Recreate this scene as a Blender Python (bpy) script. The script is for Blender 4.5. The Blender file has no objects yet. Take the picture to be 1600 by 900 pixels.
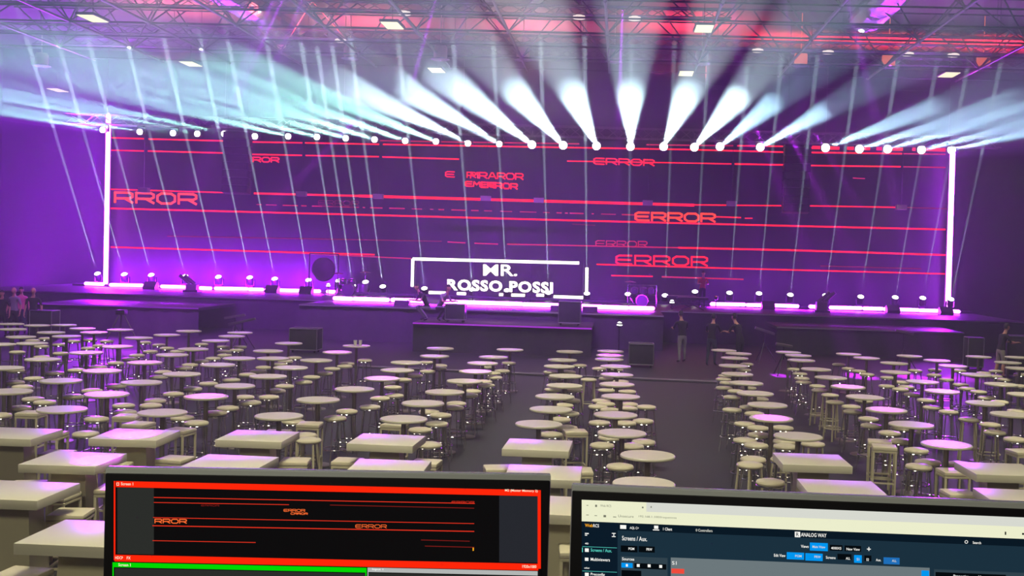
import bpy, bmesh, math, random
from mathutils import Vector, Matrix, noise
random.seed(7)
S = bpy.context.scene
COL = S.collection
PI = math.pi

# ---------------------------------------------------------------- camera
K = 1.26                      # depth calibration of the hall: distances below are given for K = 1
F = 1350.0*K; PX, PY = 912.0, 450.0
cam = bpy.data.cameras.new('camera'); cam_o = bpy.data.objects.new('camera', cam); COL.objects.link(cam_o); S.camera = cam_o
cam.sensor_width = 36; cam.lens = F/1600*36; cam.shift_x = (800-PX)/1600; cam.clip_start = 0.05; cam.clip_end = 300
ROT = Matrix.Rotation(math.atan(54/F), 3, 'Z') @ Matrix.Rotation(math.radians(90)-math.atan(50/F), 3, 'X') @ Matrix.Rotation(math.radians(1.72), 3, 'Z')
EYE = Vector((0, 0, 3.6))
cam_o.matrix_world = Matrix.Translation(EYE) @ ROT.to_4x4()
def ray(x, y): return ROT @ Vector(((x-PX)/F, -(y-PY)/F, -1))
def at_y(x, y, Y):
    r = ray(x, y); return EYE + r*(Y*K/r.y)
def at_z(x, y, z):
    r = ray(x, y); return EYE + r*((z-3.6)/r.z)

# ---------------------------------------------------------------- render look
S.view_settings.view_transform = 'Standard'; S.view_settings.look = 'None'
S.view_settings.exposure = 0.0; S.view_settings.gamma = 1.0; S.view_settings.use_curve_mapping = False
S.cycles.use_denoising = True
S.cycles.volume_bounces = 0
S.cycles.max_bounces = 6
w = bpy.data.worlds.new('world'); S.world = w; w.use_nodes = True
w.node_tree.nodes['Background'].inputs[0].default_value = (0, 0, 0, 1)
w.node_tree.nodes['Background'].inputs[1].default_value = 1.0

# ---------------------------------------------------------------- key numbers of the light
AUD_E = 8.5e5            # beams from the top truss
UP_E = 4.5e6             # floor beams
LED = (24.0, 1.9, 38.0)  # purple led tubes (bright enough to read white)
HAZE = 0.0036; BANK = 0.011
WARM = (1.0, 0.93, 0.72)

def area(name, loc, direction, sx, sy, e, col, spread=180):
    l = bpy.data.lights.new(name, 'AREA'); l.shape = 'RECTANGLE'; l.size = sx; l.size_y = sy; l.energy = e; l.color = col; l.spread = math.radians(spread)
    o = bpy.data.objects.new(name, l); COL.objects.link(o); o.location = (loc[0], loc[1]*K, loc[2])
    o.rotation_euler = Vector(direction).to_track_quat('-Z', 'Y').to_euler(); return o
def spot(name, p, d, ang, e, col, blend=.3, soft=.08, parent=None):
    l = bpy.data.lights.new(name, 'SPOT'); l.energy = e; l.spot_size = math.radians(ang); l.spot_blend = blend; l.shadow_soft_size = soft; l.color = col
    o = bpy.data.objects.new(name, l); COL.objects.link(o); o.location = p
    o.rotation_euler = Vector(d).to_track_quat('-Z', 'Y').to_euler(); return o
# hall lamps over the tables
for X in (-15, -3, 9):
    for Y in (8, 17, 26):
        area('hall_lamp_light', (X, Y, 12.0), (0, .12, -1), 2.5, 2.5, 400 if Y < 20 else 290, WARM, 100)
area('table_front_fill_light', (-2, -2.5, 8.5), (.1, .6, -.5), 2, 2, 240, WARM, 120)  # added unseen fill behind the camera, brightens the table fronts
# red wash on the roof
for X, Y, e, c in ((-22, 42, 900, (1, .14, .22)), (-13, 44, 800, (1, .12, .18)), (-5, 44, 700, (1, .14, .22)), (3, 43, 1100, (1, .05, .09)), (-14, 37, 200, (1, .06, .08))):
    area('red_uplight', (X, Y, 12.6), (0, .15, 1), 3.5, 1.0, e, c, 150)
for X, e in ((8.5, 500), (14, 900), (20, 1400)):
    area('red_uplight', (X, 45.4, 13.7), (0, .1, 1), 4.5, .5, e, (1, .015, .04), 130)
for X, e in ((-20, 15), (14, 160), (20, 160)):
    area('purple_uplight', (X, 39, 11.6), (0, -.1, 1), 4, .5, e, (.7, .06, 1), 140)
# the light of the led tubes themselves
def strip_light(name, a, b, e, d=(0, -1, 0), wd=.15, sp_=180):
    a, b = Vector(a), Vector(b); l = bpy.data.lights.new(name, 'AREA'); l.shape = 'RECTANGLE'; l.size = (b-a).length; l.size_y = wd; l.energy = e; l.color = (.36, .003, 1.0); l.spread = math.radians(sp_)
    o = bpy.data.objects.new(name, l); COL.objects.link(o); o.location = (a+b)/2; o.location.y *= K
    z = -Vector(d).normalized(); x = (b-a).normalized(); y = z.cross(x)
    o.rotation_euler = Matrix((x, y, z)).transposed().to_euler(); return o
strip_light('left_pillar_light', (-26.35, 43.0, 1.5), (-26.35, 43.0, 9.9), 1400, (0, -1, 0)); strip_light('left_pillar_light', (-26.6, 43.2, 1.5), (-26.6, 43.2, 9.9), 5600, (-1, .2, 0)); strip_light('left_pillar_light', (-26.0, 43.2, 1.5), (-26.0, 43.2, 9.9), 700, (1, -.1, 0))
strip_light('right_pillar_light', (16.45, 43.0, 1.5), (16.45, 43.0, 9.3), 500, (0, -1, 0)); strip_light('right_pillar_light', (16.2, 43.1, 1.5), (16.2, 43.1, 9.3), 300, (-1, -.2, 0))
strip_light('left_strip_light', (-26, 42.1, 1.5), (-14.5, 42.1, 1.5), 1200, (0, -1, .35), sp_=130); strip_light('left_strip_light', (-26, 42.3, 1.6), (-14.5, 42.3, 1.6), 1900, (0, 1, .5), sp_=110)
strip_light('centre_strip_light', (-12, 36.25, 1.5), (1.4, 36.25, 1.5), 900, (0, -1, .2), sp_=130); strip_light('centre_strip_light', (-12, 36.4, 1.65), (1.4, 36.4, 1.65), 650, (0, 1, .5), sp_=110)
strip_light('right_strip_light', (4.3, 41.5, 1.5), (16.2, 41.5, 1.5), 450, (0, -1, .35), sp_=130); strip_light('right_strip_light', (4.3, 41.8, 1.65), (16.2, 41.8, 1.65), 200, (0, 1, .5), sp_=110)
area('purple_side_wash', (-31, 44.5, 1.0), (.12, .1, 1), 7, 2, 2800, (.40, .003, 1.0), 90)
area('purple_front_wash', (-11, 29, 9.5), (0, .8, -1), 22, 1, 1300, (.40, .005, 1.0), 70)
area('purple_stage_wash', (-10, 38, 8.6), (0, -.35, -1), 22, 1, 260, (.35, .01, 1.0), 110)

# ---------------------------------------------------------------- materials
def lin(c):
    c = c/255.0
    return c/12.92 if c <= .04045 else ((c+.055)/1.055)**2.4
def rgb(r, g, b): return (lin(r), lin(g), lin(b), 1)
MATS = {}
def mat(name, base, rough=.5, metal=0.0, spec=.5, bump=0, bscale=40, vary=0, vscale=6, trans=0):
    if name in MATS: return MATS[name]
    m = bpy.data.materials.new(name); m.use_nodes = True; nt = m.node_tree; b = nt.nodes['Principled BSDF']
    b.inputs['Base Color'].default_value = base if len(base) == 4 else (*base, 1)
    b.inputs['Roughness'].default_value = rough; b.inputs['Metallic'].default_value = metal
    b.inputs['Specular IOR Level'].default_value = spec; b.inputs['Transmission Weight'].default_value = trans
    tc = nt.nodes.new('ShaderNodeTexCoord')
    if vary:
        n = nt.nodes.new('ShaderNodeTexNoise'); n.inputs['Scale'].default_value = vscale; n.inputs['Detail'].default_value = 4
        nt.links.new(tc.outputs['Object'], n.inputs['Vector'])
        mx = nt.nodes.new('ShaderNodeMix'); mx.data_type = 'RGBA'
        c = b.inputs['Base Color'].default_value
        mx.inputs[6].default_value = [max(0, v*(1-vary)) for v in c[:3]]+[1]; mx.inputs[7].default_value = [min(1, v*(1+vary)) for v in c[:3]]+[1]
        nt.links.new(n.outputs['Fac'], mx.inputs[0]); nt.links.new(mx.outputs[2], b.inputs['Base Color'])
    if bump:
        n = nt.nodes.new('ShaderNodeTexNoise'); n.inputs['Scale'].default_value = bscale
        nt.links.new(tc.outputs['Object'], n.inputs['Vector'])
        bp = nt.nodes.new('ShaderNodeBump'); bp.inputs['Strength'].default_value = bump
        nt.links.new(n.outputs['Fac'], bp.inputs['Height']); nt.links.new(bp.outputs[0], b.inputs['Normal'])
    MATS[name] = m; return m
def glow(name, col, strength=1.0):
    if name in MATS: return MATS[name]
    m = bpy.data.materials.new(name); m.use_nodes = True; nt = m.node_tree; nt.nodes.clear()
    o = nt.nodes.new('ShaderNodeOutputMaterial'); e = nt.nodes.new('ShaderNodeEmission')
    e.inputs[0].default_value = (*col[:3], 1); e.inputs[1].default_value = strength
    nt.links.new(e.outputs[0], o.inputs[0]); MATS[name] = m; return m
def px_glow(name, r, g, b, k=1.0):
    m = glow(name, rgb(r, g, b), k)
    m.cycles.emission_sampling = 'NONE'
    return m
def haze_mat(name, dens, g, col=(1, 1, 1)):
    m = bpy.data.materials.new(name); m.use_nodes = True; nt = m.node_tree; nt.nodes.clear()
    o = nt.nodes.new('ShaderNodeOutputMaterial'); v = nt.nodes.new('ShaderNodeVolumeScatter')
    v.inputs['Color'].default_value = (*col, 1)
    v.inputs['Density'].default_value = dens; v.inputs['Anisotropy'].default_value = g
    nt.links.new(v.outputs[0], o.inputs['Volume']); m.cycles.volume_sampling = 'EQUIANGULAR'; return m

CREAM = mat('cream_laminate', rgb(222, 218, 188), .28, vary=.05, vscale=3)
LEATHER = mat('cream_leatherette', rgb(222, 214, 178), .3, bump=.15, bscale=30, vary=.06)
WHITE_METAL = mat('cream_painted_steel', rgb(205, 198, 160), .4, vary=.05)
CHROME = mat('chrome', (.75, .74, .72), .14, 1.0)
PEDESTAL = mat('brushed_pedestal', rgb(150, 143, 130), .35, .6, vary=.1)
BLACK = mat('black_plastic', (.012, .012, .013), .4, vary=.2)
BLACKGLOSS = mat('glossy_black_plastic', (.006, .006, .007), .18)
DARK = mat('dark_deck', (.030, .026, .036), .4, vary=.3, vscale=1.5)
SKIRT = mat('black_stage_skirt', (.05, .045, .055), .7, bump=.3, bscale=8, vary=.3)
STEEL = mat('truss_steel', (.22, .20, .21), .4, .8, vary=.15)
DSTEEL = mat('dark_steel', (.05, .045, .05), .5, .4, vary=.2)
CASE = mat('flight_case_panel', (.05, .045, .06), .5, vary=.3)
ALU = mat('aluminium_edge', (.6, .6, .62), .3, .9)
BRASS = mat('cymbal_bronze', (.45, .35, .2), .3, .9)
SKIN = mat('skin', rgb(205, 150, 125), .5, vary=.06)
HAIR = mat('dark_hair', (.02, .015, .012), .6, bump=.3)
FOIL = mat('silver_foil_duct', (.7, .68, .72), .25, 1.0, bump=.2, bscale=6)

# ---------------------------------------------------------------- mesh helpers
def new_bm(): return bmesh.new()
def box(bm, c, s, rot=None, bev=0):
    r = bmesh.ops.create_cube(bm, size=1); vs = r['verts']
    for v in vs: v.co = Vector((v.co.x*s[0], v.co.y*s[1], v.co.z*s[2]))
    if bev:
        es = list({e for v in vs for e in v.link_edges})
        g = bmesh.ops.bevel(bm, geom=es, offset=bev, segments=2, affect='EDGES', profile=.6)
        vs = list({v for f in g['faces'] for v in f.verts} | {v for v in vs if v.is_valid})
    M = Matrix.Translation(c) @ (rot.to_4x4() if rot else Matrix.Identity(4))
    bmesh.ops.transform(bm, matrix=M, verts=vs); return vs
def tube(bm, a, b, r, r2=None, seg=8, caps=True):
    a, b = Vector(a), Vector(b); d = b-a
    if d.length < 1e-6: return
    g = bmesh.ops.create_cone(bm, segments=seg, radius1=r, radius2=r if r2 is None else r2, depth=d.length, cap_ends=caps)
    q = d.to_track_quat('Z', 'Y').to_matrix().to_4x4()
    bmesh.ops.transform(bm, matrix=Matrix.Translation((a+b)/2) @ q, verts=g['verts']); return g['verts']
def lathe(bm, prof, c=(0, 0, 0), seg=24):
    rings = []
    for r, z in prof:
        if r < 1e-5: rings.append([bm.verts.new((c[0], c[1], c[2]+z))])
        else: rings.append([bm.verts.new((c[0]+r*math.cos(2*PI*i/seg), c[1]+r*math.sin(2*PI*i/seg), c[2]+z)) for i in range(seg)])
    for A, B in zip(rings, rings[1:]):
        for i in range(seg):
            j = (i+1) % seg
            if len(A) == 1 and len(B) == 1: continue
            if len(A) == 1: bm.faces.new((A[0], B[j], B[i]))
            elif len(B) == 1: bm.faces.new((A[i], A[j], B[0]))
            else: bm.faces.new((A[i], A[j], B[j], B[i]))
def ring(bm, c, R, r, seg=20, s2=6, rot=None):
    vs = []
    for i in range(seg):
        a = 2*PI*i/seg; row = []
        for j in range(s2):
            b = 2*PI*j/s2; p = Vector(((R+r*math.cos(b))*math.cos(a), (R+r*math.cos(b))*math.sin(a), r*math.sin(b)))
            if rot: p = rot @ p
            row.append(bm.verts.new(p+Vector(c)))
        vs.append(row)
    for i in range(seg):
        for j in range(s2):
            bm.faces.new((vs[i][j], vs[(i+1) % seg][j], vs[(i+1) % seg][(j+1) % s2], vs[i][(j+1) % s2]))
def quad(bm, pts): return bm.faces.new([bm.verts.new(p) for p in pts])
def mesh_of(name, bm, mats, smooth=True):
    bmesh.ops.recalc_face_normals(bm, faces=bm.faces)
    me = bpy.data.meshes.new(name); bm.to_mesh(me); bm.free()
    for m in (mats if isinstance(mats, (list, tuple)) else [mats]): me.materials.append(m)
    if smooth:
        me.polygons.foreach_set('use_smooth', [True]*len(me.polygons))
        try: me.set_sharp_from_angle(angle=math.radians(38))
        except Exception: pass
    return me
def obj(name, bm, m, parent=None, smooth=True, label=None):
    o = bpy.data.objects.new(name, mesh_of(name, bm, m, smooth)); COL.objects.link(o)
    if parent: o.parent = parent
    if label: o['label'] = label
    return o
def thing(name, label, cat, loc=(0, 0, 0), rz=0, group=None):
    o = bpy.data.objects.new(name, None); COL.objects.link(o); o.location = loc; o.rotation_euler = (0, 0, rz)
    o.empty_display_size = .1
    return tag(o, label, cat, group)
def tag(o, label, cat, group=None, kind=None):
    o['label'] = label; o['category'] = cat
    if group: o['group'] = group
    if kind: o['kind'] = kind
    return o
def struct(name, bm, m, smooth=False):
    o = obj(name, bm, m, None, smooth); o['kind'] = 'structure'; return o
def dup(root, loc, rz, label, cat=None, group=None):
    r = root.copy(); COL.objects.link(r); r.location = loc; r.rotation_euler = (0, 0, rz); r['label'] = label
    if group: r['group'] = group
    for ch in list(root.children):
        c = ch.copy(); COL.objects.link(c); c.parent = r
        for g in list(ch.children):
            d = g.copy(); COL.objects.link(d); d.parent = c
    return r
ORD = 'first second third fourth fifth sixth seventh eighth ninth tenth eleventh twelfth thirteenth fourteenth fifteenth sixteenth seventeenth eighteenth nineteenth twentieth'.split()
def ordw(n):
    if n < 20: return ORD[n]
    tens = {2: 'twenty', 3: 'thirty', 4: 'forty'}[(n+1)//10]
    return tens+'-'+ORD[(n+1) % 10-1] if (n+1) % 10 else {3: 'thirtieth', 4: 'fortieth'}[(n+1)//10]

# ================================================================ SETTING
bm = new_bm(); box(bm, (0, 31, -.05), (76, 82, .1)); struct('floor', bm, mat('dark_carpet_floor', (.026, .024, .026), .5, bump=.05, bscale=60, vary=.25, vscale=.7))
bm = new_bm(); box(bm, (0, 31, 15.3), (76, 82, .2)); struct('ceiling', bm, mat('painted_roof_sheet', (.11, .10, .10), .7, vary=.25, vscale=.25))
bm = new_bm(); box(bm, (0, 52.1*K, 7.6), (76, .2, 15.4)); struct('wall_back', bm, mat('dark_blue_black_drape', (.030, .030, .045), .8, bump=.4, bscale=3, vary=.3, vscale=1))
for nm, X in (('wall_left', -38), ('wall_right', 38)):
    bm = new_bm(); box(bm, (X, 31, 7.6), (.2, 82, 15.4)); struct(nm, bm, mat('dark_side_drape', (.035, .03, .045), .8, bump=.4, bscale=3))

# haze filling the hall, and the thicker bank of it in front of the stage lights
vs_ = w.node_tree.nodes.new('ShaderNodeVolumeScatter'); vs_.inputs['Color'].default_value = (.93, .95, 1, 1)
vs_.inputs['Density'].default_value = HAZE; vs_.inputs['Anisotropy'].default_value = .35
w.cycles.volume_sampling = 'EQUIANGULAR'
w.node_tree.links.new(vs_.outputs[0], w.node_tree.nodes['World Output'].inputs['Volume'])
bm = new_bm()
NX, NZ = 64, 12
def bank_front(X, z):
    y = 24.5 + 2.2*noise.noise(Vector((X*.22, z*.5, 3.1))) + 1.2*noise.noise(Vector((X*.6, z*.9, 8.0)))
    y += 4.5*math.exp(-((X-7.5)/3.0)**2)
    if X > 12: y -= min(4, (X-12)*1.0)
    if X < -5: y += max(-5.5, (X+5)*.7) + 6.0*noise.noise(Vector((X*.30, z*.55, 1.0))) + 1.6*noise.noise(Vector((X*.9, z*1.3, 5.0)))
    return y*K
grid = [[None]*(NZ+1) for _ in range(NX+1)]; back = [[None]*(NZ+1) for _ in range(NX+1)]
for i in range(NX+1):
    for k in range(NZ+1):
        X = -36+60*i/NX; z = 7.6+4.9*k/NZ
        rag = .5*noise.noise(Vector((X*.4, 0, z)))
        z2 = z + (.9*noise.noise(Vector((X*.3, 4, 0))) if k == NZ else 0) + (rag if k in (0, NZ) else 0)
        grid[i][k] = bm.verts.new((X, bank_front(X, z), z2)); back[i][k] = bm.verts.new((X, 43.0*K, z2+(1.5*(1-k/NZ))))
for i in range(NX):
    for k in range(NZ):
        bm.faces.new((grid[i][k], grid[i+1][k], grid[i+1][k+1], grid[i][k+1])); bm.faces.new((back[i][k], back[i][k+1], back[i+1][k+1], back[i+1][k]))
    for k in (0, NZ): bm.faces.new((grid[i][k], back[i][k], back[i+1][k], grid[i+1][k]))
for k in range(NZ):
    for i in (0, NX): bm.faces.new((grid[i][k], grid[i][k+1], back[i][k+1], back[i][k]))
hb = obj('smoke_bank', bm, haze_mat('thick_smoke', BANK, .45, (.9, .98, 1)), None, False); tag(hb, 'thick bank of smoke drifting before the row of stage beams', 'smoke', kind='stuff')

# ---- roof space frame: one truss per longitudinal chord
chX = [v*8.6 for v in (-2.92, -2.54, -2.17, -1.77, -1.36, -.95, -.53, -.085, .37, .83, 1.307, 1.78, 2.22)]
nodesY = [(24.8+2.2*i)*K for i in range(8)]
ZB, ZT = 12.2, 14.2
for X in chX:
    bm = new_bm()
    tube(bm, (X, 12*K, ZB), (X, 40.6*K, ZB), .055, seg=8)
    for Y in nodesY[::2]:
        bmesh.ops.create_icosphere(bm, subdivisions=1, radius=.11, matrix=Matrix.Translation((X, Y, ZB)))
        for sx in (-1.8, 1.8):
            for sy in (-1.1*K, 1.1*K): tube(bm, (X, Y, ZB), (X+sx, Y+sy, ZT), .032, seg=6)
    struct('roof_truss', bm, STEEL, True)
for Y in nodesY:
    bm = new_bm(); tube(bm, (-28, Y, ZB), (22, Y, ZB), .035, seg=6); tube(bm, (-28, Y+1.1*K, ZT), (22, Y+1.1*K, ZT), .035, seg=6)
    struct('roof_crossbar', bm, DSTEEL, True)

# ---- box trusses
def box_truss(bm, a, b, w=.4, r=.03, step=.5):
    a, b = Vector(a), Vector(b); n = max(1, int((b-a).length/step)); d = (b-a)/n
    o = [Vector((0, -w/2, -w/2)), Vector((0, w/2, -w/2)), Vector((0, w/2, w/2)), Vector((0, -w/2, w/2))]
    for q in o: tube(bm, a+q, b+q, r, seg=6)
    for i in range(n):
        p = a+d*i; q = a+d*(i+1)
        for k in range(4):
            s, t = (o[k], o[(k+1) % 4]) if i % 2 else (o[(k+1) % 4], o[k])
            tube(bm, p+s, q+t, r*.6, seg=4, caps=False)
for Y, x0, x1, lab in ((33.4, -27, 4, 'silver box truss under the roof carrying small white lamps, nearest the camera'), (35.3, 7.5, 25, 'purple lit box truss above the red roof strip'), (38.0, -28, 25, 'long box truss across the hall below the red roof strip'), (40.5, -28, 25, 'lowest of the long box trusses, just above the beams')):
    Y *= K; bm = new_bm(); box_truss(bm, (x0, Y, 13.0), (x1, Y, 13.0), .34, .03, .6)
    for X in range(int(x0)+2, int(x1), 6): tube(bm, (X, Y, 13.15), (X, Y, 15.2), .012, seg=4)
    t = obj('hanging_truss', bm, STEEL); tag(t, lab, 'truss')
# stage light truss over the screen
bm = new_bm(); box_truss(bm, (-28, 43.1*K, 9.75), (18.5, 43.1*K, 9.75), .5, .035, .6)
for X in range(-26, 19, 6): tube(bm, (X, 43.1*K, 10.0), (X, 43.1*K, 15.2), .015, seg=4)
t = obj('hanging_truss', bm, STEEL); tag(t, 'long stage truss over the screen holding the row of bright beam lights', 'truss')

# ---- ceiling lamps (flat rectangular)
lampG = px_glow('warm_lamp_face', 255, 252, 205, 1.3)
def panel_lamp():
    t = thing('ceiling_lamp', '', 'lamp')
    bm = new_bm(); box(bm, (0, 0, .06), (.72, 1.3, .10), bev=.02); tube(bm, (0, 0, .1), (0, 0, 1.0), .015, seg=6); obj('housing', bm, DSTEEL, t)
    bm = new_bm(); box(bm, (0, 0, 0), (.62, 1.2, .03)); obj('diffuser', bm, lampG, t)
    return t
pl = panel_lamp(); first = True
for x, y, lab in ((145, 29, 'large bright rectangular ceiling lamp at the upper left between pink roof chords'), (298, 100, 'small rectangular ceiling lamp above the pale green smoke'), (90, 141, 'small rectangular ceiling lamp low over the leftmost smoke'),
                  (613, 40, 'square ceiling lamp with yellow glow left of the middle roof chord'), (682, 110, 'small square ceiling lamp above the blue beams left of centre'), (733, 157, 'tiny ceiling lamp seen through a white beam'),
                  (1100, 45, 'square ceiling lamp right of centre beside a grey beam shaft'), (1072, 115, 'small square ceiling lamp above the right central white beam'), (1483, 117, 'slanted rectangular ceiling lamp under the purple trusses on the right')):
    p = at_z(x, y, 12.0)
    if first: pl.location = p; pl['label'] = lab; first = False
    else: dup(pl, p, 0, lab)
# ---- small round lamps on the trusses
bm = new_bm(); lathe(bm, [(0, .06), (.22, .06), (.26, 0), (.24, -.05), (0, -.07)], seg=16)
sm = mesh_of('truss_downlight', bm, px_glow('pale_lamp', 255, 235, 225, 1.1))
downs = [(632, 15, 33.4), (905, 19, 33.4), (992, 19, 33.4), (532, 74, 38), (1184, 77, 38), (1294, 77, 38), (1419, 77, 38), (1490, 77, 38)]
for i, (x, y, Y) in enumerate(downs):
    o = bpy.data.objects.new('truss_downlight', sm); COL.objects.link(o); p = at_y(x, y, Y); p.z = 12.76; o.location = p
    tag(o, 'small oval lamp under the %s truss, %s from the left' % (('upper central', ORD[i]) if Y < 35 else ('long lower', ORD[i-3])), 'lamp', 'small lamps under the roof trusses')
# ---- bell lamps hanging
ORANGE = mat('bell_lamp_body', rgb(225, 205, 195), .5)
GLASSY = mat('clear_reflector_rim', (.8, .8, .85), .15, .6)
bt = thing('bell_lamp', '', 'lamp')
bm = new_bm(); lathe(bm, [(0, .62), (.24, .6), (.30, .5), (.30, .12), (.26, .05), (0, .05)], seg=18); tube(bm, (0, 0, .6), (0, 0, 2.4), .02, seg=6); obj('lamp_body', bm, ORANGE, bt)
bm = new_bm(); lathe(bm, [(.24, .08), (.42, .0), (.40, -.03), (.22, -.08), (0, -.08)], seg=18); obj('reflector', bm, GLASSY, bt)
bl = [(65, 103, 'dim bell lamp over the leftmost smoke'), (437, 80, 'bell lamp beside the orange roof strut on the left'), (547, 92, 'bell lamp at the end of the red roof glow left of centre'), (688, 93, 'grey bell lamp above the beams, left of the middle one'), (817, 94, 'grey bell lamp under the small red light'),
      (960, 97, 'faint bell lamp above the pair of central beams'), (1096, 100, 'dim bell lamp above the small square lamp'), (1251, 103, 'orange bell lamp beside the red roof panel, third from right'), (1388, 105, 'orange bell lamp below the two oval truss lamps'), (1536, 106, 'orange bell lamp at the far right truss')]
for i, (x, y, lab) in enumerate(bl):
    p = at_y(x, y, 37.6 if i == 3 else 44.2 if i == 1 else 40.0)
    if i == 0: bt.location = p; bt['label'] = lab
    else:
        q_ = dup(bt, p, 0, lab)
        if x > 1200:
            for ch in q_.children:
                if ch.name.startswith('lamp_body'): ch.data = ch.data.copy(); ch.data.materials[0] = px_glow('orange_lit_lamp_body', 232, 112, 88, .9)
for p, e in ((at_y(1251, 120, 39), 30), (at_y(1388, 120, 39), 30), (at_y(1536, 120, 39), 30)):
    pass
# ---- foil ducts
for X, y0, y1, R, lab in ((-16.4, 29, 42.6, .75, 'crumpled silver foil duct under the roof, left of centre'), (10.1, 27, 37.8, .7, 'crumpled purple lit foil duct under the roof on the right')):
    y0 *= K; y1 *= K; bm = new_bm(); n = int((y1-y0)/.12); prev = None
    for i in range(n+1):
        Y = y0+(y1-y0)*i/n; rr = R*(1+.07*(i % 2))*(.6+.4*min(1, (n-i)/8)); row = []
        for j in range(20):
            a = 2*PI*j/20; q = rr*(1+.08*noise.noise(Vector((math.cos(a)*2, Y*.8, math.sin(a)*2))))
            row.append(bm.verts.new((X+q*math.cos(a), Y, 13.95+q*math.sin(a)*.72)))
        if prev:
            for j in range(20): bm.faces.new((prev[j], prev[(j+1) % 20], row[(j+1) % 20], row[j]))
        prev = row
    t = obj('foil_duct', bm, FOIL, None, False); tag(t, lab, 'duct')

# ================================================================ STAGE
SY = 43.5
def deck(name, x0, x1, y0, y1, z, lab, rail=None):
    y0 *= K; y1 *= K
    t = thing(name, lab, 'stage platform', ((x0+x1)/2, (y0+y1)/2, 0))
    w_, d_ = x1-x0, y1-y0
    bm = new_bm(); box(bm, (0, 0, z-.06), (w_, d_, .12), bev=.015); obj('deck_top', bm, DARK, t)
    bm = new_bm(); n = int(w_/.25); prev = None
    for i in range(n+1):
        X = -w_/2+w_*i/n; Y = -d_/2+.06+.03*math.sin(i*1.9)
        a, b = bm.verts.new((X, Y, z-.12)), bm.verts.new((X, Y, .0))
        if prev: bm.faces.new((prev[0], prev[1], b, a))
        prev = (a, b)
    s = obj('skirt', bm, SKIRT, t)
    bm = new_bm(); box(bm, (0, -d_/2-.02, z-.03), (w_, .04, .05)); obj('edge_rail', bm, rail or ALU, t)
    bm = new_bm()
    for i in range(2, n, 12):
        for yy in (-d_/2+.4, 0, d_/2-.3): tube(bm, (-w_/2+w_*i/n, yy, 0), (-w_/2+w_*i/n, yy, z-.12), .03, seg=6)
    sp = obj('support_legs', bm, DSTEEL, t); sp['kind'] = 'stuff'
    return t
deck('stage_deck', -28.5, 17.3, 37.0, 46.5, 1.36, 'long dark main stage deck below the screen')
deck('stage_riser', -12.5, 1.8, 33.6, 36.95, 1.38, 'central forward stage section edged with bright purple strips')
deck('stage_thrust', -7.3, -.9, 30.7, 33.55, 1.05, 'low front stage step with a thin purple front edge', px_glow('purple_reflection_glow', 175, 50, 220, .9))  # rail is no lamp: its glow stands in for reflected led light
deck('stage_wing', -23, -16.5, 33.6, 36.9, 1.1, 'left forward stage wing with a thin lit rail', px_glow('violet_reflection_glow', 130, 30, 190, .8))  # violet glow put on the rail as led light caught by its edge
deck('stage_wing', 6.3, 13.6, 34.2, 36.9, 1.05, 'right forward stage wing in front of the purple strips')

# LED tubes
LEDM = glow('purple_white_led', LED, 1.0); LEDM.cycles.emission_sampling = 'NONE'
def led(a, b, r, lab, grp='purple led strips along the stage floor', cat='light strip', name='led_strip', m=None, diff=True):
    a, b = Vector(a), Vector(b); mid = (a+b)/2; t = thing(name, lab, cat, mid, 0, grp)
    bm = new_bm(); tube(bm, a-mid, b-mid, r, seg=8)
    for e, o_ in ((a, b), (b, a)):
        bmesh.ops.create_uvsphere(bm, u_segments=8, v_segments=5, radius=r, matrix=Matrix.Translation(e-mid))
    obj('diffuser', bm, m or LEDM, t)
    bm = new_bm(); d = (b-a).normalized(); off = Vector((0, .75*r+.03, 0))
    box(bm, off, ((b-a).length+.05, .06, r*1.9), rot=d.to_track_quat('X', 'Z').to_matrix()) if abs(d.z) < .5 else box(bm, off, (r*1.9, .06, (b-a).length+.05))
    obj('housing', bm, BLACK, t); return t
pl_a, pl_b = at_y(165, 442, 43.2), at_y(164.5, 180, 43.2)
pl_b.x = pl_a.x
led(pl_a, pl_b, .115, 'tall glowing vertical light tube at the left end of the screen', None, 'light pillar', 'led_pillar')
pr_a, pr_b = at_y(1481, 480, 43.2), at_y(1488.5, 240, 43.2)
led(pr_a, pr_b, .13, 'tall glowing vertical light tube at the right end of the screen', None, 'light pillar', 'led_pillar')
strips = [(134, 443, 161, 444, 43.2), (173, 445, 222, 446), (225, 446.5, 246, 447), (253, 447.5, 288, 448.5), (313, 450, 329, 450.5), (337, 450.5, 386, 451.5), (390, 452, 410, 452.5), (416, 452.7, 474, 454.5), (477, 454.7, 499, 455), (512, 455.5, 522, 456),
          ]
LW = [at_y(a, b, 43.0) for a, b, *_ in strips]
for i, s in enumerate(strips):
    led(at_y(s[0], s[1], 42.3), at_y(s[2], s[3], 42.3), .085, 'bright strip on the left stage edge, %s from the left pillar' % ORD[i])
cs = [(523, 466, 549, 467), (554, 467, 606, 468.5), (613, 468.5, 631, 469), (634, 469, 662, 470.5), (695, 471, 709, 471.5), (713, 472, 814, 475), (818, 475.5, 871, 477), (875, 477, 895, 477.5), (899, 478, 980, 481), (985, 481, 1020, 482)]
for i, s in enumerate(cs):
    led(at_y(s[0], s[1], 36.4), at_y(s[2], s[3], 36.4), .085, 'bright strip on the central riser, %s from its left end' % ORD[i])
rs = [(1112, 475, 1163, 476), (1168, 476.5, 1200, 477), (1204, 477, 1246, 478.5), (1266, 479, 1277, 479.5), (1298, 480.5, 1345, 481.5), (1350, 482, 1378, 482.5), (1382, 483, 1434, 484.5), (1438, 485, 1478, 486), (1483, 486, 1498, 487)]
for i, s in enumerate(rs):
    led(at_y(s[0], s[1], 41.7), at_y(s[2], s[3], 41.7), .085, 'bright strip on the right stage edge, %s from its left end' % ORD[i])

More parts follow.
